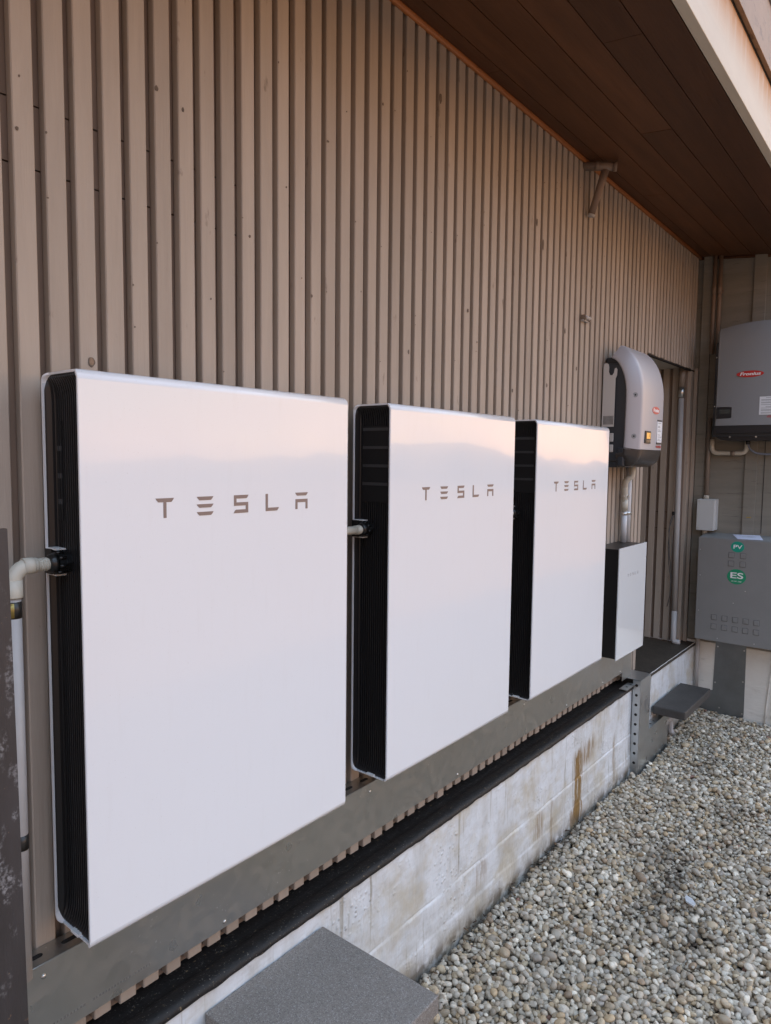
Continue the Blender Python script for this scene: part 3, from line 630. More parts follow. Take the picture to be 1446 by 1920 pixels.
for xa, xb, lab in ((.7535, .9385, 'cream conduit bridging the gap between the nearest and middle batteries'), (.9385+.7535, 1.8755, 'short cream conduit bridging the gap before the farthest battery')):
    c = thing('conduit', (xa, gy, gz), lab, 'conduit', 'conduits joining the batteries')
    k = MB(); k.tube([(xa-.02, gy, gz), (xb-.036, gy, gz)], .0125, n=20); k.build('pipe', M_PVC, c)
    k = MB(); corrug(k, (xb-.040, gy, gz), (xb-.016, gy, gz), .0138, 4); k.build('threaded_end', M_PVC, c)

# ------------------------------------------------------------------ galvanised channel behind and below the batteries
YC = .118
ch = thing('metal_channel', (0, YC, -.27), 'long galvanised steel channel running under the batteries along the battens', 'metal channel')
k = MB(); k.box(-.075, 3.26, YC, YC+.0025, -.230, -.0575, bev=.0008, seg=1); k.box(3.262, 3.40, YC+.001, YC+.0035, -.281, -.085, bev=.0008, seg=1)
for xs_ in (.95, 1.95, 2.95): pass
k.build('face', M_GALV, ch)
k = MB(); k.box(-.075, 3.40, YC+.003, YW-.002, -.0600, -.0575); k.cur = 1
xx = -.045
while xx < 3.2:
    P = [(.016*math.copysign(1, math.cos(a_))*(.6)+.008*math.cos(a_), .0065*math.sin(a_)) for a_ in [2*math.pi*(j+.5)/16 for j in range(16)]]
    k.prism(P, Matrix.Translation((xx, YC+.030, -.0573)), .0004); xx += .075
k.build('slotted_flange', [M_GALV, M_HOLE], ch)
k = MB()
for xs_ in (-.04, .42, 1.00, 1.52, 2.05, 2.50, 2.96, 3.22):
    for zz in ((-.085,) if xs_ in (-.04, 1.00, 2.05) else (-.214,)):
        k = MB(); k.tube([(xs_, YC, zz), (xs_, YC-.0018, zz), (xs_, YC-.0032, zz)], [.0055, .005, .002], n=12); k.build('screw', M_SCREW, ch)
k = MB()   # stamped ink line along the lower edge, too small to read
for j in range(34):
    if rnd.random() < .8: k.box(-.03+j*.0072, -.03+j*.0072+rnd.uniform(.003, .0058), YC-.0002, YC+.0001, -.204+rnd.uniform(-.0005, .0005), -.199)
k.build('stamped_print', mat('faint_ink', (.22, .22, .215), .5, metal=.6), ch)

# ------------------------------------------------------------------ galvanised cable duct at the corner of the ledge
dt = thing('cable_duct', (3.43, .06, GZ), 'galvanised cable duct stepping down over the ledge, its edge punched with holes', 'cable duct')
Y0, Y1 = .040, .084
k = MB()
k.prism([(3.348, GZ-.06), (3.348, -.285), (3.525, -.285), (3.525, -.625), (3.90, -.625), (3.90, GZ-.06)], FY(0, Y0+.002, 0), .002)
k.box(3.348, 3.525, Y0, .17, -.2845, -.2820, bev=.0006, seg=1)
k.box(3.5235, 3.526, Y0+.0025, Y1, -.622, -.286); k.build('cover', M_GALVNEW, dt)
k = MB(); k.box(3.344, 3.347, Y0+.001, Y1, GZ-.06, -.286, mi=0)
k.box(3.528, 3.90, Y0+.003, Y1, -.628, -.6255, mi=0); k.box(3.20, 3.344, Y0+.028, Y1+.03, -.3105, -.308, mi=0)
k.cur = 1
z = -.315
while z > GZ:
    k.disc((3.3441, (Y0+Y1)/2, z), (-1, 0, 0), .0085, .0006, n=16); z -= .058
for xx in (3.26, 3.32): k.tube([(xx, Y0+.050, -.3078), (xx, Y0+.050, -.3072)], .007, n=14)
for xx in (3.56, 3.62, 3.68): k.tube([(xx, .062, -.6254), (xx, .062, -.6248)], .007, n=14)
k.cur = 0
z = -.344
while z > GZ:
    k.box(3.3425, 3.3445, Y0+.008, Y1-.002, z-.0012, z+.0012); z -= .058
k.build('punched_edge', [M_GALVNEW, M_HOLE], dt)
# conduits and flexible pipe behind the duct under the step
fl = thing('flexible_hose', (3.95, .05, GZ), 'grey flexible hose curling under the charcoal step slab', 'hose')
k = MB(); P = fillet([(3.90, .06, -.70), (3.99, .06, -.69), (4.03, .055, -.80), (4.06, .05, -.84)], .05); k.tube(P, [.019+.0022*((j % 2)*2-1) for j in range(len(P))], n=16); k.build('ribbed_hose', M_PVCGREY, fl)
k = MB(); k.tube([(3.88, .060, -.70), (3.905, .060, -.70)], .024, n=16); k.build('cuff', M_PVCGREY, fl)

# ------------------------------------------------------------------ step slab
st = MB(); st.box(3.70, 4.285, -.118, .078, -.588, -.535, bev=.006)
slab = thing('step_slab', (4.0, 0, -.56), 'charcoal rectangular step slab fixed below the white porch ledge', 'step')
st.build('tread', M_STEP, slab)
k = MB()
for xx in (3.86, 4.12): k = MB(); k.box(xx, xx+.04, -.06, .086, -.596, -.5885, bev=.001, seg=1); k.box(xx, xx+.04, .080, .086, -.68, -.597, bev=.001, seg=1); k.build('bracket', M_GALVDARK, slab)

# ------------------------------------------------------------------ paver in the foreground
pv = thing('concrete_step', (.54, -.1, GZ), 'speckled grey concrete paver step against the white plinth in the foreground', 'step')
k = MB(); k.box(.333, .752, -.330, .086, -.440, -.390, bev=.004, seg=3); k.build('paver', M_SLAB, pv)
k = MB(); k.box(.345, .745, -.322, .080, -.60, -.442, bev=.006); k.build('riser_block', M_RISER, pv); k = MB(); k.box(.340, .748, -.326, .080, GZ-.06, -.602, bev=.006); k.build('riser_block', M_RISER, pv)

# ------------------------------------------------------------------ gateway box
gw = thing('gateway_box', (3.08, .17, -.06), 'small black gateway box with a white glass front, right of the batteries', 'electrical box')
GX0, GX1, GZ0, GZ1, GY = 2.872, 3.285, -.056, .536, .018
k = MB(); k.box(GX0+.006, GX1-.006, GY+.0065, YW-.003, GZ0+.006, GZ1-.006, bev=.003); k.build('body', M_BLACK, gw)
k = MB(); k.box(GX0, GX1, GY-.001, GY+.006, GZ0, GZ1, bev=.0015); k.build('glass_front', M_GLASSWHITE, gw)
letters(.0155, FY(GX0+.125, GY-.0008, .374), M_LOGOPALE, gw)

# ------------------------------------------------------------------ silver inverter on the battened wall
iv = thing('solar_inverter', (3.15, .17, .95), 'silver inverter with arched cover and amber screen on the battened wall', 'inverter')
IX0, IX1 = 2.945, 3.365
def pathz():
    """profile of the cover seen from the side: (y, z) going up the front and over the arched top"""
    P = [(-.030, 1.050), (-.033, 1.15), (-.034, 1.25), (-.034, 1.33)]
    for k_ in range(1, 13):
        a = R(90*k_/12*.86); P.append((.125-.159*math.cos(a), 1.33+.272*math.sin(a)))
    return P
def loft(path, prof_, mbx):
    """prof_: (x, depth behind the front) swept along path; depth measured square to the path"""
    vs = []; n = len(prof_)
    for i_, (y, z) in enumerate(path):
        a = path[max(i_-1, 0)]; b_ = path[min(i_+1, len(path)-1)]; d = Vector((b_[0]-a[0], b_[1]-a[1])).normalized(); nrm = Vector((d.y, -d.x))
        for xx, dep in prof_: vs.append((xx, y+nrm.x*dep, z+nrm.y*dep))
    fs = [(i_*n+j, i_*n+j+1, (i_+1)*n+j+1, (i_+1)*n+j) for i_ in range(len(path)-1) for j in range(n-1)]
    return vs, fs
pr_ = [(IX0+.006, .078), (IX0, .074), (IX0, .070), (IX0+.004, .055), (IX0+.030, .012), (IX0+.036, .006), (IX0+.046, .002), (IX0+.06, 0), (IX1-.06, 0), (IX1-.046, .002), (IX1-.036, .006), (IX1-.030, .012), (IX1-.004, .055), (IX1, .070), (IX1, .074), (IX1-.006, .078)]
P = pathz(); k = MB(); v1, f1 = loft(P, pr_, None); k.add(v1, f1, True)
n = len(pr_); k.add([v1[-n+j] for j in range(n)], [list(range(n))], False); k.add([v1[j] for j in range(n)], [list(range(n))], False)
cov = k.build('cover', M_SILVER, iv)
low = [(.085, .955), (.040, .957), (.012, .966), (-.008, .982), (-.020, 1.004), (-.027, 1.030), (-.030, 1.048)]
k = MB(); v2, f2 = loft(low, [(a, max(b_, .0)) for a, b_ in pr_], None); k.add(v2, f2, True); k.add([v2[-n+j] for j in range(n)], [list(range(n))]); k.add([v2[j] for j in range(n)], [list(range(n))])
k.build('lower_cover', M_DKCOVER, iv)
k = MB(); k.box(IX0+.010, IX1-.010, .040, YW-.004, .985, 1.50, bev=.01); k.box(IX0+.004, IX1-.004, .046, .080, .962, 1.06, bev=.006)
k.box(IX0+.02, IX1-.02, .085, YW-.004, .955, .99, bev=.004); k.box(IX0+.03, IX1-.03, .06, YW-.006, 1.49, 1.535, bev=.01)
for j in range(9): k.box(IX0+.012, IX1-.012, .066+.0003*j, .070, 1.10+j*.04, 1.104+j*.04)
k.build('housing', M_DKHOUS, iv)
k = MB()   # bracket side plates with a hook-shaped notch
hk = [(.166, 1.168), (.166, 1.482), (.161, 1.500), (.148, 1.502), (.139, 1.494), (.136, 1.478), (.137, 1.455), (.130, 1.438), (.118, 1.436), (.110, 1.448), (.106, 1.470), (.098, 1.474), (.092, 1.464), (.093, 1.435), (.100, 1.418), (.101, 1.168)]
k.prism([(-a, b_) for a, b_ in hk], FX(IX1+.001, 0, 0), .002); k.build('mounting_bracket', M_LTGREY, iv); k = MB()
k.prism([(-a, b_) for a, b_ in hk], FX(IX0+.001, 0, 0), .002)
k.cur = 1
for j in range(9): k.box(IX0-.0014, IX0+.0004, .1055+j*.0062, .1085+j*.0062, 1.180, 1.225)
k.build('mounting_bracket', [M_LTGREY, M_HOLE], iv)
k = MB(); k.box(IX0+.006, IX0+.012, .104, .124, 1.090, 1.135, bev=.003); k.build('connector_cover', M_LTGREY, iv); k = MB(); k.box(IX0+.006, IX0+.012, .104, .124, 1.035, 1.075, bev=.003); k.build('connector_cover', M_LTGREY, iv)
k = MB()   # recessed screws in the chamfer
for zc in (1.330, 1.118):
    c0 = Vector((IX0+.017, -.034+.034, zc)); nr = Vector((-.86, -.5, 0)).normalized()
    k = MB(); k.disc(c0-nr*.0008, nr, .0130, .0012, n=18, mi=0); k.disc(c0+nr*.0006, nr, .0042, .0012, n=12, mi=1); k.build('cover_screw', [M_SILVERGREY, M_HOLE], cov)
def badge(parent, M_, a, b_, m_ell, italic=True):
    q = MB(); q.ell(M_, a, b_, .0012); q.cur = 1; q.text('Fronius', M_ @ Matrix.Translation((0, 0, .0011)), b_*1.30, d=.0008, shear=.22, width=a*1.55, bold=.0009)
    return q.build('badge', [m_ell, M_TXTWHITE], parent)
FYI = -.0350
badge(cov, FY(3.190, FYI+.0006, 1.262), .059, .0200, M_REDPALE)
k = MB(); k.box(3.030, 3.118, FYI-.002, FYI+.004, 1.083, 1.148, bev=.002, mi=0); k.cur = 1; k.box(3.052, 3.108, FYI-.0026, FYI, 1.107, 1.139)
k.cur = 2; k.box(3.052, 3.112, FYI-.0026, FYI, 1.088, 1.102)
k.cur = 0
for j in range(4): k.box(3.058+j*.013, 3.062+j*.013, FYI-.0032, FYI-.002, 1.0885, 1.1015)
k.cur = 3; k.prism([(0, 0), (.010, .012), (.013, .025), (.009, .025), (.005, .012)], FY(3.085, FYI-.0024, 1.110), .0006)
k.build('display', [M_BLKPL, M_SCREEN, mat('amber_brown_keys', (.42, .30, .18), .4), mat('brown_screen_mark', (.30, .14, .04), .4)], iv)
k = MB(); k.box(3.222, 3.300, FYI-.0004, FYI+.003, 1.092, 1.205, mi=0); k.build('label_strip', M_LABEL, iv); k = MB(); k.cur = 1; k.box(3.222, 3.300, FYI-.0008, FYI+.002, 1.2055, 1.2145); k.box(3.222, 3.298, FYI-.0008, FYI+.002, 1.083, 1.0915)
k.cur = 2
for zc in (1.196, 1.180, 1.174, 1.160, 1.152, 1.133, 1.122, 1.110, 1.102):
    k.box(3.232, 3.232+rnd.uniform(.03, .058), FYI-.0009, FYI, zc-.0016, zc+.0016)
k.build('label_print', [M_LABEL, M_TXTDK, M_TXTGR], iv)
k = MB(); k.text('FRONIUS', FY(3.258, FYI+.002, 1.068), .0145, width=.080, d=.0008, bold=.0006); k.build('product_print', M_REDTXT, iv)

# pipes below it
def clamp(mb, x, y, z, r): 
    mb.tube([(x, y, z-.008), (x, y, z+.008)], r+.0016, n=18); mb.box(x-r-.012, x-r, y-.005, y+.005, z-.006, z+.006); mb.box(x+r, x+r+.012, y-.005, y+.005, z-.006, z+.006); mb.box(x-.006, x+.006, y-r-.006, y-r, z-.005, z+.005)
c = thing('conduit', (3.22, .13, .54), 'cream conduit with a double bend dropping from the silver inverter to the gateway box', 'conduit')
k = MB(); P = fillet([(3.235, .095, .99), (3.235, .095, .905), (3.215, .125, .880), (3.235, .135, .845), (3.240, .135, .70)], .03); k.tube(P, .0165, n=18); k.build('bend', M_PVC, c)
k = MB(); k.tube([(3.240, .135, .712), (3.240, .135, .770)], .0185, n=20); k.build('coupling', M_PVC, c)
k = MB(); k.tube([(3.240, .135, .715), (3.240, .135, .528)], .0165, n=20); k.build('pipe', M_PVCBLUE, c)
for zc in (.792, .692): k = MB(); clamp(k, 3.240, .135, zc, .0165); k.build('clamp', M_SCREW, c)
c = thing('conduit', (3.31, .13, .54), 'straight white conduit behind the gateway box and silver inverter', 'conduit')
k = MB(); k.tube([(3.305, .140, .99), (3.305, .140, .528)], .0185, n=20); k.build('pipe', M_PVCBLUE, c)
k = MB(); clamp(k, 3.305, .140, .692, .0185); k.build('clamp', M_SCREW, c)

# ------------------------------------------------------------------ big inverter on the end wall
bi = thing('solar_inverter', (4.6, -.28, 1.14), 'large grey inverter with black base and white notice on the end wall', 'inverter')
SX = 4.455; SY0, SY1 = -.005, -.555; SZB, SZM, SZT = 1.135, 1.235, 1.885
def yz(u, v, w_): return (w_, u, v)
# grey cover: front face bows slightly, sides slope back to the wall, top slopes back
k = MB(); nu = 14; rows = [(1.236, 0), (1.40, .0), (1.60, .001), (1.78, .004), (1.86, .010), (1.885, .022)]
grid = []
for z, back in rows:
    for j in range(nu+1):
        u = j/nu; y = SY0-.022+(SY1-SY0+.044)*u; crown = .012*(1-(2*u-1)**2)
        zt = z + (.030*(1-(2*u-1)**2) if z > 1.8 else .012*(1-(2*u-1)**2)*(z > 1.7))
        grid.append((SX+back-crown+.006, y, zt))
vs = grid[:]; fs = [(i_*(nu+1)+j, i_*(nu+1)+j+1, (i_+1)*(nu+1)+j+1, (i_+1)*(nu+1)+j) for i_ in range(len(rows)-1) for j in range(nu)]
k.add(vs, fs, True)
# sides and top back to the wall
top = [grid[(len(rows)-1)*(nu+1)+j] for j in range(nu+1)]
vs = top+[(XB-.02, y+(.02 if j == 0 else -.02 if j == nu else 0), z-.025) for j, (x_, y, z) in enumerate(top)]
k.add(vs, [(j, j+1, nu+2+j, nu+1+j) for j in range(nu)], False)
for side, jj in ((0, 0), (1, nu)):
    col_ = [grid[i_*(nu+1)+jj] for i_ in range(len(rows))]; s_ = 1 if side == 0 else -1
    mid = [(SX+.060, y+.022*s_, z-.0*(i_)) for i_, (x_, y, z) in enumerate(col_)]; mid[-1] = (mid[-1][0], mid[-1][1], mid[-1][2]-.03)
    back = [(XB-.035, y+.026*s_, min(z, 1.845)) for x_, y, z in col_]
    q = len(col_); vs = col_+mid+back
    k.add(vs, [(r_*q+i_, r_*q+i_+1, (r_+1)*q+i_+1, (r_+1)*q+i_) for r_ in range(2) for i_ in range(q-1)], False)
k.build('cover', M_SILVERGREY, bi)
k = MB(); k.box(SX+.03, XB-.003, SY1-.004, SY0+.004, 1.16, 1.80, bev=.01); k.build('housing', M_DKHOUS, bi)
k = MB()
pb = [(SY0+.004, 1.234), (SY0+.004, 1.205), (SY0-.015, 1.165), (SY0-.05, 1.143), (SY0-.09, 1.136), (SY1+.09, 1.136), (SY1+.05, 1.143), (SY1+.015, 1.165), (SY1-.004, 1.205), (SY1-.004, 1.234)]
k.prism([(-a, b_) for a, b_ in pb], FX(XB-.02, 0, 0), XB-.02-SX-.035)
fr = [(SY0-.018, 1.2345), (SY0-.018, 1.205), (SY0-.035, 1.185), (SY1+.035, 1.185), (SY1+.018, 1.205), (SY1+.018, 1.2345)]
k.prism([(-a, b_) for a, b_ in fr], FX(SX+.034, 0, 0), .036)
k.cur = 1
for yy in (-.115, -.275, -.43): q = MB(); q.disc((SX+.0345, yy, 1.160), (-1, 0, 0), .006, .003, n=14); q.build('base_screw', M_SCREW, bi)
q = MB(); q.disc((SX+.06, SY0+.004, 1.205), (0, 1, 0), .006, .003, n=14); q.build('base_screw', M_SCREW, bi)
k.build('black_base', [M_BLKPL, M_SCREW], bi)
k = MB()
for zc in (1.70, 1.37): k = MB(); k.disc((SX+.036, SY0-.006, zc), (-.35, .94, 0), .007, .005, n=14, mi=0); k.build('side_screw', M_SCREW, bi)
def sx(y): return SX+.006-.012*(1-(2*((SY0-.022-y)/((SY0-.022)-(SY1+.022)))-1)**2)
badge(bi, FX(sx(-.228)+.0006, -.228, 1.572), .082, .0215, M_RED)
k = MB(); k.box(sx(-.08)-.003, sx(-.08)+.006, -.134, -.030, 1.283, 1.362, bev=.004, mi=0); k.box(sx(-.08)-.0036, sx(-.08), -.116, -.050, 1.315, 1.345, mi=1); 
k.build('display', [M_BLKPL, M_SCREENOFF], bi)
k = MB(); k.box(sx(-.29)-.001, sx(-.29)+.004, -.43, -.293, 1.302, 1.420, mi=0)
for a, zc in enumerate((1.412, 1.400, 1.395, 1.383, 1.378, 1.367, 1.354, 1.345, 1.334, 1.329, 1.317, 1.311)):
    y0 = -.330 if a in (0, 6) else -.303; k.box(sx(-.29)-.0014, sx(-.29), y0-rnd.uniform(.06, .11), y0, zc-.0013, zc+.0013, mi=1)
k.build('notice_label', [M_LABEL, M_TXTGR], bi)
k = MB(); k.text('FRONIUS SYMO', FX(sx(-.36)+.001, -.373, 1.289), .0205, width=.185, d=.0015, bold=.0006); k.build('product_print', M_REDTXT, bi)

# ------------------------------------------------------------------ conduits and cable round the big inverter
for yy, lab in ((.066, 'brown painted conduit nearest the corner, from the eaves to the large inverter'), (.030, 'brown painted conduit just right of its twin, from the eaves to the large inverter')):
    c = thing('conduit', (XB-.03, yy, 1.8), lab, 'conduit', 'conduits above the large inverter')
    k = MB(); k.tube([(XB-.034, yy, 2.455), (XB-.034, yy, 1.75)], .0135, n=16); k.build('pipe', M_BRPIPE, c)
    k = MB(); k.tube([(XB-.034, yy, 2.235), (XB-.034, yy, 2.160)], .0158, n=16); k.box(XB-.02, XB-.003, yy-.018, yy+.018, 2.17, 2.19); k.build('coupling', M_BRPIPE, c)
c = thing('conduit', (XB-.03, .052, .73), 'taupe painted conduit running down from the large inverter to the junction box', 'conduit')
k = MB(); k.tube([(XB-.032, .056, 1.30), (XB-.032, .056, .735)], .0145, n=16); k.build('pipe', M_PAINTPIPE, c)
k = MB(); k.tube([(XB-.032, .056, .722), (XB-.032, .056, .752)], .0185, n=18); k.build('coupling', M_PVC, c)
c = thing('conduit', (4.62, -.08, 1.06), 'cream U-shaped conduit looping beneath the large inverter', 'conduit')
k = MB(); P = fillet([(4.625, .028, 1.15), (4.625, .028, 1.052), (4.625, -.195, 1.052), (4.625, -.195, 1.15)], .045); k.tube(P, .0150, n=18); k.build('pipe', M_PVC, c)
k = MB(); k.tube([(4.625, -.095, 1.052), (4.625, -.125, 1.052)], .0172, n=18); k.build('collar', M_PAINTPIPE, c)
c = thing('cable', (4.62, -.25, 1.06), 'blue-grey cable hanging from the large inverter past the cream loop', 'cable')
k = MB(); P = fillet([(4.60, -.205, 1.135), (4.60, -.213, 1.085), (4.61, -.255, 1.052), (4.63, -.33, 1.046), (4.65, -.46, 1.058), (4.655, -.60, 1.09)], .08); k.tube(P, .0062, n=12); k.build('cord', M_CABLE, c)
k = MB(); k.tube([(4.60, -.205, 1.14), (4.60, -.207, 1.112)], .014, n=14); k.build('gland', M_NUT, c)

jb = thing('junction_box', (4.64, .04, .5), 'pale grey plastic junction box above the meter box', 'junction box')
k = MB(); k.box(4.602, XB-.002, -.020, .098, .507, .726, bev=.004); k.build('base', M_JBOX, jb)
k = MB(); k.box(4.586, 4.6015, -.016, .101, .504, .724, bev=.003); jlid = k.build('lid', M_JBOX, jb)
k = MB()
for yy, zz in ((.088, .71), (-.003, .71), (.088, .518), (-.003, .518), (.091, .61)): k = MB(); k.disc((4.5862, yy, zz), (-1, 0, 0), .004, .001, n=12); k.build('lid_screw', M_SCREW, jlid)
k = MB(); k.tube([(4.64, .055, .508), (4.64, .055, .47)], .017, n=16); k.build('spigot', M_PVC, jb)

# ------------------------------------------------------------------ meter box
BX = 4.475; BY0, BY1 = .050, -.56; BZ0, BZ1 = -.250, .470
mb_ = thing('meter_box', (4.6, -.25, -.25), 'grey painted steel meter box with green stickers and square knockouts', 'meter box')
k = MB(); k.prism([(BX+.016, BZ0), (XB-.001, BZ0), (XB-.001, BZ1+.016), (BX+.016, BZ1-.002)], Matrix(((1, 0, 0, 0), (0, 0, -1, BY0-.004), (0, 1, 0, 0), (0, 0, 0, 1))), abs(BY1-BY0)-.008); k.build('cabinet', M_BOX, mb_)
k = MB(); k.box(BX, BX+.0155, BY1, BY0, BZ0-.004, BZ1-.004, bev=.003); k.cur = 1
door = k.build('door', [M_BOX, M_BOXDK], mb_)
k = MB()
spots = [(y, z) for z in (-.085, -.150) for y in (-.072, -.140, -.207, -.272, -.338)]+[(-.164, .358), (-.236, .358), (-.164, .300), (-.236, .300)]
for y, z in spots:
    k = MB(); k.box(BX-.004, BX+.001, y-.0155, y+.0155, z-.0165, z+.0165, bev=.0015, seg=1); k.cur = 1; k.box(BX-.0006, BX+.0005, y-.0182, y+.0182, z-.0192, z+.0192); k.build('knockout', [M_BOX, M_BOXDK], door)
k = MB(); Mx = FX(BX+.0002, -.200, .417); k.ell(Mx, .0415, .0370, .0010, mi=0); k.text('PV', Mx @ Matrix.Translation((0, -.001, .0010)), .0375, width=.054, d=.0006, bold=.0005, mi=1); k.build('round_sticker', [M_TEAL, M_TXTWHITE], door)['label'] = 'teal round sticker reading PV'
k = MB(); Mx = FX(BX+.0002, -.202, .213); k.ell(Mx, .0590, .0520, .0010, mi=0); k.text('ES', Mx @ Matrix.Translation((0, .006, .0010)), .056, width=.080, d=.0006, bold=.0010, mi=1); k.text('UN NO.: 3480', Mx @ Matrix.Translation((0, -.032, .0010)), .0115, width=.064, d=.0006, mi=1); k.build('round_sticker', [M_GREEN, M_TXTWHITE], door)['label'] = 'larger green round sticker reading ES'
k = MB()
for y, z in ((.036, .38), (.030, .20), (-.10, -.23), (-.33, -.23), (.03, -.05), (-.26, .12), (-.19, .03)): k = MB(); k.disc((BX+.0004, y, z), (-1, 0, 0), .0032, .001, n=10); k.build('door_screw', M_SCREW, door)
pp = MB()
pts = [(4.49, -.195), (4.64, -.13), (4.67, -.295), (4.515, -.345)]
def ztop(x_): return BZ1-.002+(x_-BX-.016)/(XB-.001-BX-.016)*.018
vs = [(a, b_, ztop(a)+.0012) for a, b_ in pts]+[(a, b_, ztop(a)+.0026) for a, b_ in pts]
pp.add(vs, [(3, 2, 1, 0), (4, 5, 6, 7), (0, 1, 5, 4), (1, 2, 6, 5), (2, 3, 7, 6), (3, 0, 4, 7)])
pp.cur = 1
for j in range(2):
    q = [(4.575+.012*j, -.205-.03*j), (4.582+.012*j, -.202-.03*j), (4.592+.012*j, -.27-.01*j), (4.585+.012*j, -.273-.01*j)]
    pp.add([(a, b_, ztop(a)+.0030) for a, b_ in q], [(0, 1, 2, 3)])
solo(pp, 'letter', [M_PAPER, M_TXTGR], 'folded white letter lying on top of the grey meter box', 'paper')
c = thing('conduit', (4.64, .066, GZ), 'pale grey conduit dropping from the meter box into the corner', 'conduit')
k = MB(); k.tube([(4.64, .066, -.24), (4.64, .066, -.66)], .0150, n=18); k.build('pipe', M_PVCGREY, c)
k = MB(); k.tube([(4.64, .066, -.66), (4.64, .066, -.685)], .022, n=18); k.build('foot_collar', M_PVCGREY, c)
sh = thing('cover_plate', (XB, -.12, GZ), 'dull galvanised cover plate screwed over the white base below the meter box', 'cover plate')
k = MB(); k.prism([(.048, -.24), (.246, -.24), (.251, GZ-.03), (-.075, GZ-.03), (-.075, -.700), (.040, -.660)], FX(XB-.0055, 0, 0), .003); k.build('plate', M_GALVDARK, sh)
k = MB()
for y, z in ((-.062, -.335), (-.235, -.335), (-.236, -.56), (-.055, -.60), (-.24, -.79), (-.09, -.78)): k = MB(); k.disc((XB-.0084, y, z), (-1, 0, 0), .0055, .003, n=12); k.build('plate_screw', M_SCREW, sh)
wr = thing('cable', (4.67, -.4, GZ), 'pale painted cable dropping to the gravel on the white base', 'cable')
k = MB(); P = fillet([(4.668, -.43, -.26), (4.668, -.405, -.50), (4.668, -.392, -.70), (4.662, -.385, GZ-.02)], .1); k.tube(P, .005, n=10); k.build('cord', M_WHITEWALL, wr); k = MB(); P = fillet([(4.668, -.46, -.26), (4.668, -.428, -.60), (4.662, -.425, -.76), (4.655, -.44, GZ-.02)], .1); k.tube(P, .004, n=10); k.build('cord', M_WHITEWALL, wr)

# ------------------------------------------------------------------ porch pipe
c = thing('drain_pipe', (4.53, .22, -.33), 'pale grey downpipe in the porch corner with a metal clamp at its top', 'pipe')
k = MB(); k.tube([(4.525, .222, 1.44), (4.525, .215, 0.6), (4.528, .207, -.10)], .0185, n=20); P = fillet([(4.528, .207, -.09), (4.528, .207, -.318), (4.535, .16, -.318)], .03); k.tube(P, .0195, n=18); k.build('pipe', M_PVCGREY, c)
k = MB(); k.tube([(4.525, .222, 1.445), (4.525, .222, 1.515)], .0205, n=18); k.build('clamp', M_SCREW, c)
k = MB(); k.tube([(4.525, .222, 1.515), (4.525, .222, ZO+.012)], [.020, .024], n=18); k.build('socket', M_PAINTPIPE, c)
c = thing('wire', (4.52, .26, .2), 'thin dark wire looping down beside the porch downpipe', 'wire')
k = MB(); P = fillet([(4.505, .236, .62), (4.50, .255, .56), (4.50, .262, .38), (4.50, .252, .25), (4.50, .232, .13), (4.50, .236, .02), (4.50, .252, -.06)], .06); k.tube(P, .0032, n=8); k.build('strand', M_WIREDK, c); k = MB(); P = fillet([(4.505, .236, .60), (4.498, .262, .50), (4.498, .248, .30), (4.498, .225, .15)], .06); k.tube(P, .0026, n=8); k.build('strand', M_WIREDK, c)
k = MB(); k.box(4.497, 4.512, .228, .246, .605, .632, bev=.003, seg=1); k.build('clip', M_HOLE, c)

# ------------------------------------------------------------------ tee pipe under the eaves, saddle clip on the wall
tp = thing('tee_pipe', (2.66, .1, 2.4), 'brown painted tee pipe poking out under the eaves above the battens', 'pipe')
k = MB(); k.tube([(2.635, .20, 2.414), (2.70, .04, 2.394)], .0195, n=20); k.tube([(2.695, .052, 2.3955), (2.702, .036, 2.3935)], .0225, n=20); k.tube([(2.66, .13, 2.406), (2.668, .112, 2.4035)], .0215, n=20); k.build('cross_pipe', M_BRPIPE, tp)
k = MB(); k.tube([(2.688, .085, 2.398), (2.685, .105, 2.33), (2.682, .150, 2.185)], [.0190, .0180, .0165], n=20); k.build('branch', M_BRPIPE, tp)
k = MB(); k.tube([(2.682, .1485, 2.190), (2.6817, .152, 2.179)], .0178, n=18); k.build('branch_rim', M_PVCGREY, tp)
sc_ = thing('saddle_clip', (2.68, .16, 1.68), 'small grey saddle clip left screwed to the battens', 'clip')
k = MB(); k.tube([(2.655, .155, 1.693), (2.715, .155, 1.693)], .010, n=14); k.box(2.650, 2.722, .158, .174, 1.676, 1.682, bev=.001, seg=1); k.build('clip_ring', M_PVCGREY, sc_)
k = MB()
for xx in (2.658, 2.712): k.tube([(xx, .160, 1.688), (xx, .146, 1.688)], .005, n=10); k.box(xx-.004, xx+.004, .150, .174, 1.678, 1.706); k.build('clip_bolt', M_PAINTPIPE, sc_); k = MB()

# ------------------------------------------------------------------ weathered post at the near edge
ps = MB()
def pq(x0, x1, y0, y1):
    z0, z1 = GZ-.1, .868; l = .0095*(z1-z0)/.83
    vs = [(x+l*(k == 0), y, z) for k, z in enumerate((z0, z1)) for y in (y0, y1) for x in (x0, x1)]
    ps.add(vs, [(0, 2, 3, 1), (4, 5, 7, 6), (0, 1, 5, 4), (2, 6, 7, 3), (0, 4, 6, 2), (1, 3, 7, 5)])
pq(-.262, -.1765, -.108, -.096); pq(-.262, -.250, -.150, -.109)
solo(ps, 'metal_post', M_POST, 'weathered dark steel gate post with pale flaking patches at the near edge', 'post')

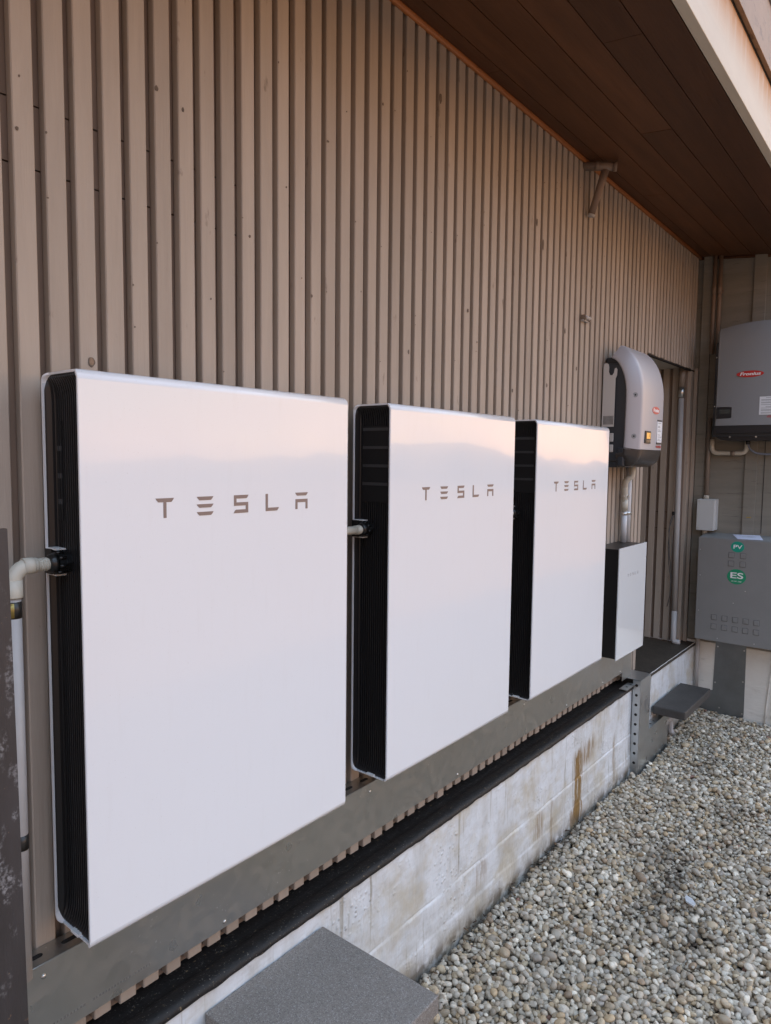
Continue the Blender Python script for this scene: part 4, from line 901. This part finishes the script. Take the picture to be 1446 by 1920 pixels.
# ------------------------------------------------------------------ gravel
def icos(sub):
    bm = bmesh.new(); bmesh.ops.create_icosphere(bm, subdivisions=sub, radius=1); bm.verts.index_update()
    v = np.array([x_.co[:] for x_ in bm.verts]); f = np.array([[y_.index for y_ in q.verts] for q in bm.faces]); bm.free(); return v, f
def gravel():
    rg = np.random.default_rng(5)
    gx0, gx1, gy0, gy1, res = .35, 4.70, -1.75, .10, .004
    nx, ny = int((gx1-gx0)/res), int((gy1-gy0)/res)
    hm = np.zeros((nx, ny)); X_ = (np.arange(nx)+.5)*res+gx0; Y_ = (np.arange(ny)+.5)*res+gy0
    # bed rises towards the end wall and dips along the plinth
    bed = GZ-.036+.012*np.clip((X_[:, None]-3.2)/1.5, 0, 1)+.006*np.sin(X_[:, None]*3.1)*np.sin(Y_[None]*4.3+1)-.012*np.clip((Y_[None]+.02)/.12, 0, 1)*(X_[:, None] < 3.3)
    hm[:] = bed
    NP = 42000; out = []
    for i_ in range(NP):
        r = float(np.clip(rg.normal(.0112, .0026), .0055, .020))
        q_ = rg.random()
        if q_ < .16: r *= .62
        elif i_ > NP*.5 and q_ > .965: r *= 1.45
        best = None
        for _ in range(4):
            x_ = rg.uniform(gx0+.03, gx1-.03); y_ = rg.uniform(gy0+.03, .088)
            if x_ < .76+r and y_ > -.335-r and x_ > .32-r: continue
            if 3.33-r < x_ < 3.90+r and y_ > .035-r: continue
            if x_ > XB-.012-r*.5: continue
            if y_ > .078-r*.7: continue
            a, b_ = int((x_-gx0)/res), int((y_-gy0)/res); h = hm[a, b_]-bed[a, b_]
            if best is None or h < best[0]: best = (h, x_, y_)
        if best is None: continue
        h, x_, y_ = best; k_ = int(r*.8/res)+1; a, b_ = int((x_-gx0)/res), int((y_-gy0)/res)
        a0, a1, b0, b1 = max(a-k_, 0), min(a+k_+1, nx), max(b_-k_, 0), min(b_+k_+1, ny)
        win = hm[a0:a1, b0:b1]; base = np.percentile(win, 66); rz = r*rg.uniform(.52, .80)
        if base-bed[a, b_] > .034: continue
        zc = base+rz*.62
        dx = (X_[a0:a1]-x_)[:, None]; dy = (Y_[b0:b1]-y_)[None]; q = 1-(dx*dx+dy*dy)/(r*.9)**2
        win[:] = np.where(q > 0, np.maximum(win, zc+rz*np.sqrt(np.clip(q, 0, 1))), win)
        out.append((x_, y_, zc, r, rz, i_))
    O = np.array(out); n = len(O)
    # colour of each pebble
    pal = np.array([(.66, .65, .62), (.40, .37, .33), (.44, .42, .385), (.50, .49, .47), (.36, .31, .245), (.43, .345, .24), (.30, .275, .245), (.46, .40, .31), (.55, .54, .52), (.29, .225, .17), (.37, .36, .355)])
    pc_ = np.array([.11, .17, .16, .13, .12, .08, .10, .10, .06, .03, .05]); cid = rg.choice(len(pal), n, p=pc_/pc_.sum())
    C = pal[cid]*rg.uniform(.78, 1.22, (n, 1))*np.array((1.14, 1.03, .87))
    C[rg.random(n) < .003] = (.27, .13, .09)
    # old leaf litter and soil darken some places
    dirt = np.zeros(n)
    for dx_, dy_, rx, ry, k_ in ((2.32, -.44, .26, .07, .9), (2.55, -.36, .2, .06, .7), (3.72, -.26, .16, .05, .8), (2.05, -.62, .16, .06, .8), (2.2, -.52, .3, .1, .45), (3.1, -.52, .2, .06, .6), (2.45, .055, .20, .03, .9), (1.9, .06, .4, .025, .6), (2.8, -.75, .3, .1, .4), (1.5, -.25, .2, .05, .35)):
        dirt = np.maximum(dirt, k_*np.exp(-((O[:, 0]-dx_)/rx)**2-((O[:, 1]-dy_)/ry)**2))
    dirt *= rg.uniform(.25, 1.25, n); dirt = np.clip(dirt, 0, 1); C = C*(1-dirt[:, None]*.85)+np.array((.05, .035, .022))*dirt[:, None]*.85
    d = np.hypot(O[:, 0]+.65, O[:, 1]+1.27); near = (d < 3.4)&(O[:, 2] > GZ-.034)
    V, F, K = [], [], []; off = 0
    for sub, sel in ((3 if False else 2, near), (1, ~near)):
        v0, f0 = icos(sub+1) if False else icos(sub)
        ids = np.nonzero(sel)[0]
        if sub == 2: v0, f0 = icos(3)
        else: v0, f0 = icos(2)
        for ch_ in np.array_split(ids, max(1, len(ids)//4000)):
            m_ = len(ch_); P = np.repeat(v0[None], m_, 0)
            fr = rg.normal(0, 1, (m_, 3)); ph = rg.uniform(0, 6.3, (m_, 1)); fr2 = rg.normal(0, 1.4, (m_, 3)); ph2 = rg.uniform(0, 6.3, (m_, 1))
            k1 = 1+.13*np.sin(1.6*np.einsum('mvi,mi->mv', P, fr)+ph)+.06*np.sin(2.2*np.einsum('mvi,mi->mv', P, fr2)+ph2)
            P = P*k1[..., None]
            r = O[ch_, 3]; asp = rg.uniform(.62, .95, m_)
            P = P*np.stack([r*1.08, r*asp, O[ch_, 4]], 1)[:, None, :]
            # tumble
            az = rg.uniform(0, 2*np.pi, m_); ti = rg.normal(0, .32, m_); tj = rg.normal(0, .3, m_)
            c_, s_ = np.cos(ti)[:, None], np.sin(ti)[:, None]; y2 = P[..., 1]*c_-P[..., 2]*s_; z2 = P[..., 1]*s_+P[..., 2]*c_
            c_, s_ = np.cos(tj)[:, None], np.sin(tj)[:, None]; x3 = P[..., 0]*c_+z2*s_; z3 = -P[..., 0]*s_+z2*c_
            c_, s_ = np.cos(az)[:, None], np.sin(az)[:, None]
            Q = np.stack([x3*c_-y2*s_+O[ch_, 0][:, None], x3*s_+y2*c_+O[ch_, 1][:, None], z3+O[ch_, 2][:, None]], -1)
            V.append(Q.reshape(-1, 3)); nv = len(v0)
            F.append((f0[None]+(off+np.arange(m_)*nv)[:, None, None]).reshape(-1, 3)); off += m_*nv
            K.append(np.repeat(C[ch_], nv, 0))
    V = np.concatenate(V).astype(np.float32); F = np.concatenate(F).astype(np.int32); K = np.concatenate(K).astype(np.float32)
    me = bpy.data.meshes.new('gravel'); me.vertices.add(len(V)); me.vertices.foreach_set('co', V.ravel())
    me.loops.add(F.size); me.loops.foreach_set('vertex_index', F.ravel()); me.polygons.add(len(F))
    me.polygons.foreach_set('loop_start', np.arange(0, F.size, 3, dtype=np.int32)); me.polygons.foreach_set('use_smooth', np.ones(len(F), dtype=bool))
    at = me.attributes.new('stone', 'FLOAT_COLOR', 'POINT'); at.data.foreach_set('color', np.concatenate([K, np.ones((len(K), 1), np.float32)], 1).ravel())
    me.update(calc_edges=True)
    mt = bpy.data.materials.new('river_pebbles'); mt.use_nodes = True; t = mt.node_tree; b = t.nodes['Principled BSDF']
    a_ = N(t, 'ShaderNodeAttribute', attribute_name='stone'); tcn = N(t, 'ShaderNodeNewGeometry')
    f1_ = noisefac(t, tcn, 160, (1, 1, 1), .35, .75, detail=4.0); cur = mixin(t, a_.outputs['Color'], mulf(t, f1_, .35), (.20, .175, .145))
    f2_ = noisefac(t, tcn, 420, (1, 1, 1), .6, .75, detail=3.0); cur = mixin(t, cur, mulf(t, f2_, .4), (.52, .50, .47))
    t.links.new(cur, b.inputs['Base Color']); b.inputs['Roughness'].default_value = .48; b.inputs['Specular IOR Level'].default_value = .35
    me.materials.append(mt)
    o = bpy.data.objects.new('gravel', me); COL.objects.link(o); tag(o, 'bed of pale rounded river pebbles beside the white plinth', 'gravel', kind='stuff')
gravel()

# leaf litter and grit caught in the hollows of the gravel
lf = MB(); rl = random.Random(11)
for _ in range(420):
    cx, cy, sx_, sy_ = rl.choice(((2.32, -.44, .24, .07), (2.55, -.34, .2, .07), (3.72, -.26, .15, .05), (2.05, -.62, .16, .07), (2.45, .055, .3, .02), (1.7, .055, .5, .02), (2.8, -.6, .6, .3), (1.6, -.3, .4, .2), (4.3, -.35, .25, .2)))
    x_, y_ = rl.gauss(cx, sx_), min(rl.gauss(cy, sy_), .072)
    if 3.3 < x_ < 3.95 and y_ > .03 or x_ > XB-.03 or (x_ < .78 and y_ > -.36): continue
    a = rl.uniform(0, 6.3); l = rl.uniform(.005, .016); w__ = l*rl.uniform(.18, .5); z_ = GZ-.006+rl.uniform(-.008, .008); t1, t2 = rl.uniform(-.005, .005), rl.uniform(.001, .004)
    c_, s_ = math.cos(a), math.sin(a); vs = []
    for u, v, h in ((-1, 0, t1), (-.3, .9, 0), (.5, .7, 0), (1, 0, -t1), (.5, -.7, 0), (-.3, -.9, 0), (0, 0, t2)): vs.append((x_+l*u*c_-w__*v*s_, y_+l*u*s_+w__*v*c_, z_+h))
    vs += [(p[0], p[1], p[2]-.0008) for p in vs]
    lf.add(vs, [(6, j, (j+1) % 6) for j in range(6)]+[(13, 7+(j+1) % 6, 7+j) for j in range(6)]+[(j, 7+j, 7+(j+1) % 6, (j+1) % 6) for j in range(6)], mi=rl.choice((0, 0, 1)))
tag(lf.build('leaf_litter', [mat('dark_rotted_leaf', (.055, .036, .022), .8, noise=.5, nscale=60), mat('dry_brown_leaf', (.17, .105, .055), .75, noise=.4, nscale=60)]), 'scattered brown leaf scraps between the pebbles', 'leaves', kind='stuff')
sh_ = MB(); P = [(-.045, -.006), (-.020, -.020), (.022, -.017), (.048, -.002), (.030, .010), (-.010, .014)]
sh_.prism(P, Matrix.Translation((2.255, -.548, GZ+.004)) @ Matrix.Rotation(.5, 4, 'Z') @ Matrix.Rotation(.16, 4, 'Y'), .006)
solo(sh_, 'plastic_scrap', mat('pale_cloudy_plastic', (.62, .64, .66), .25, noise=.15, nscale=60), 'flat pale cloudy scrap lying alone on the pebbles', 'scrap')
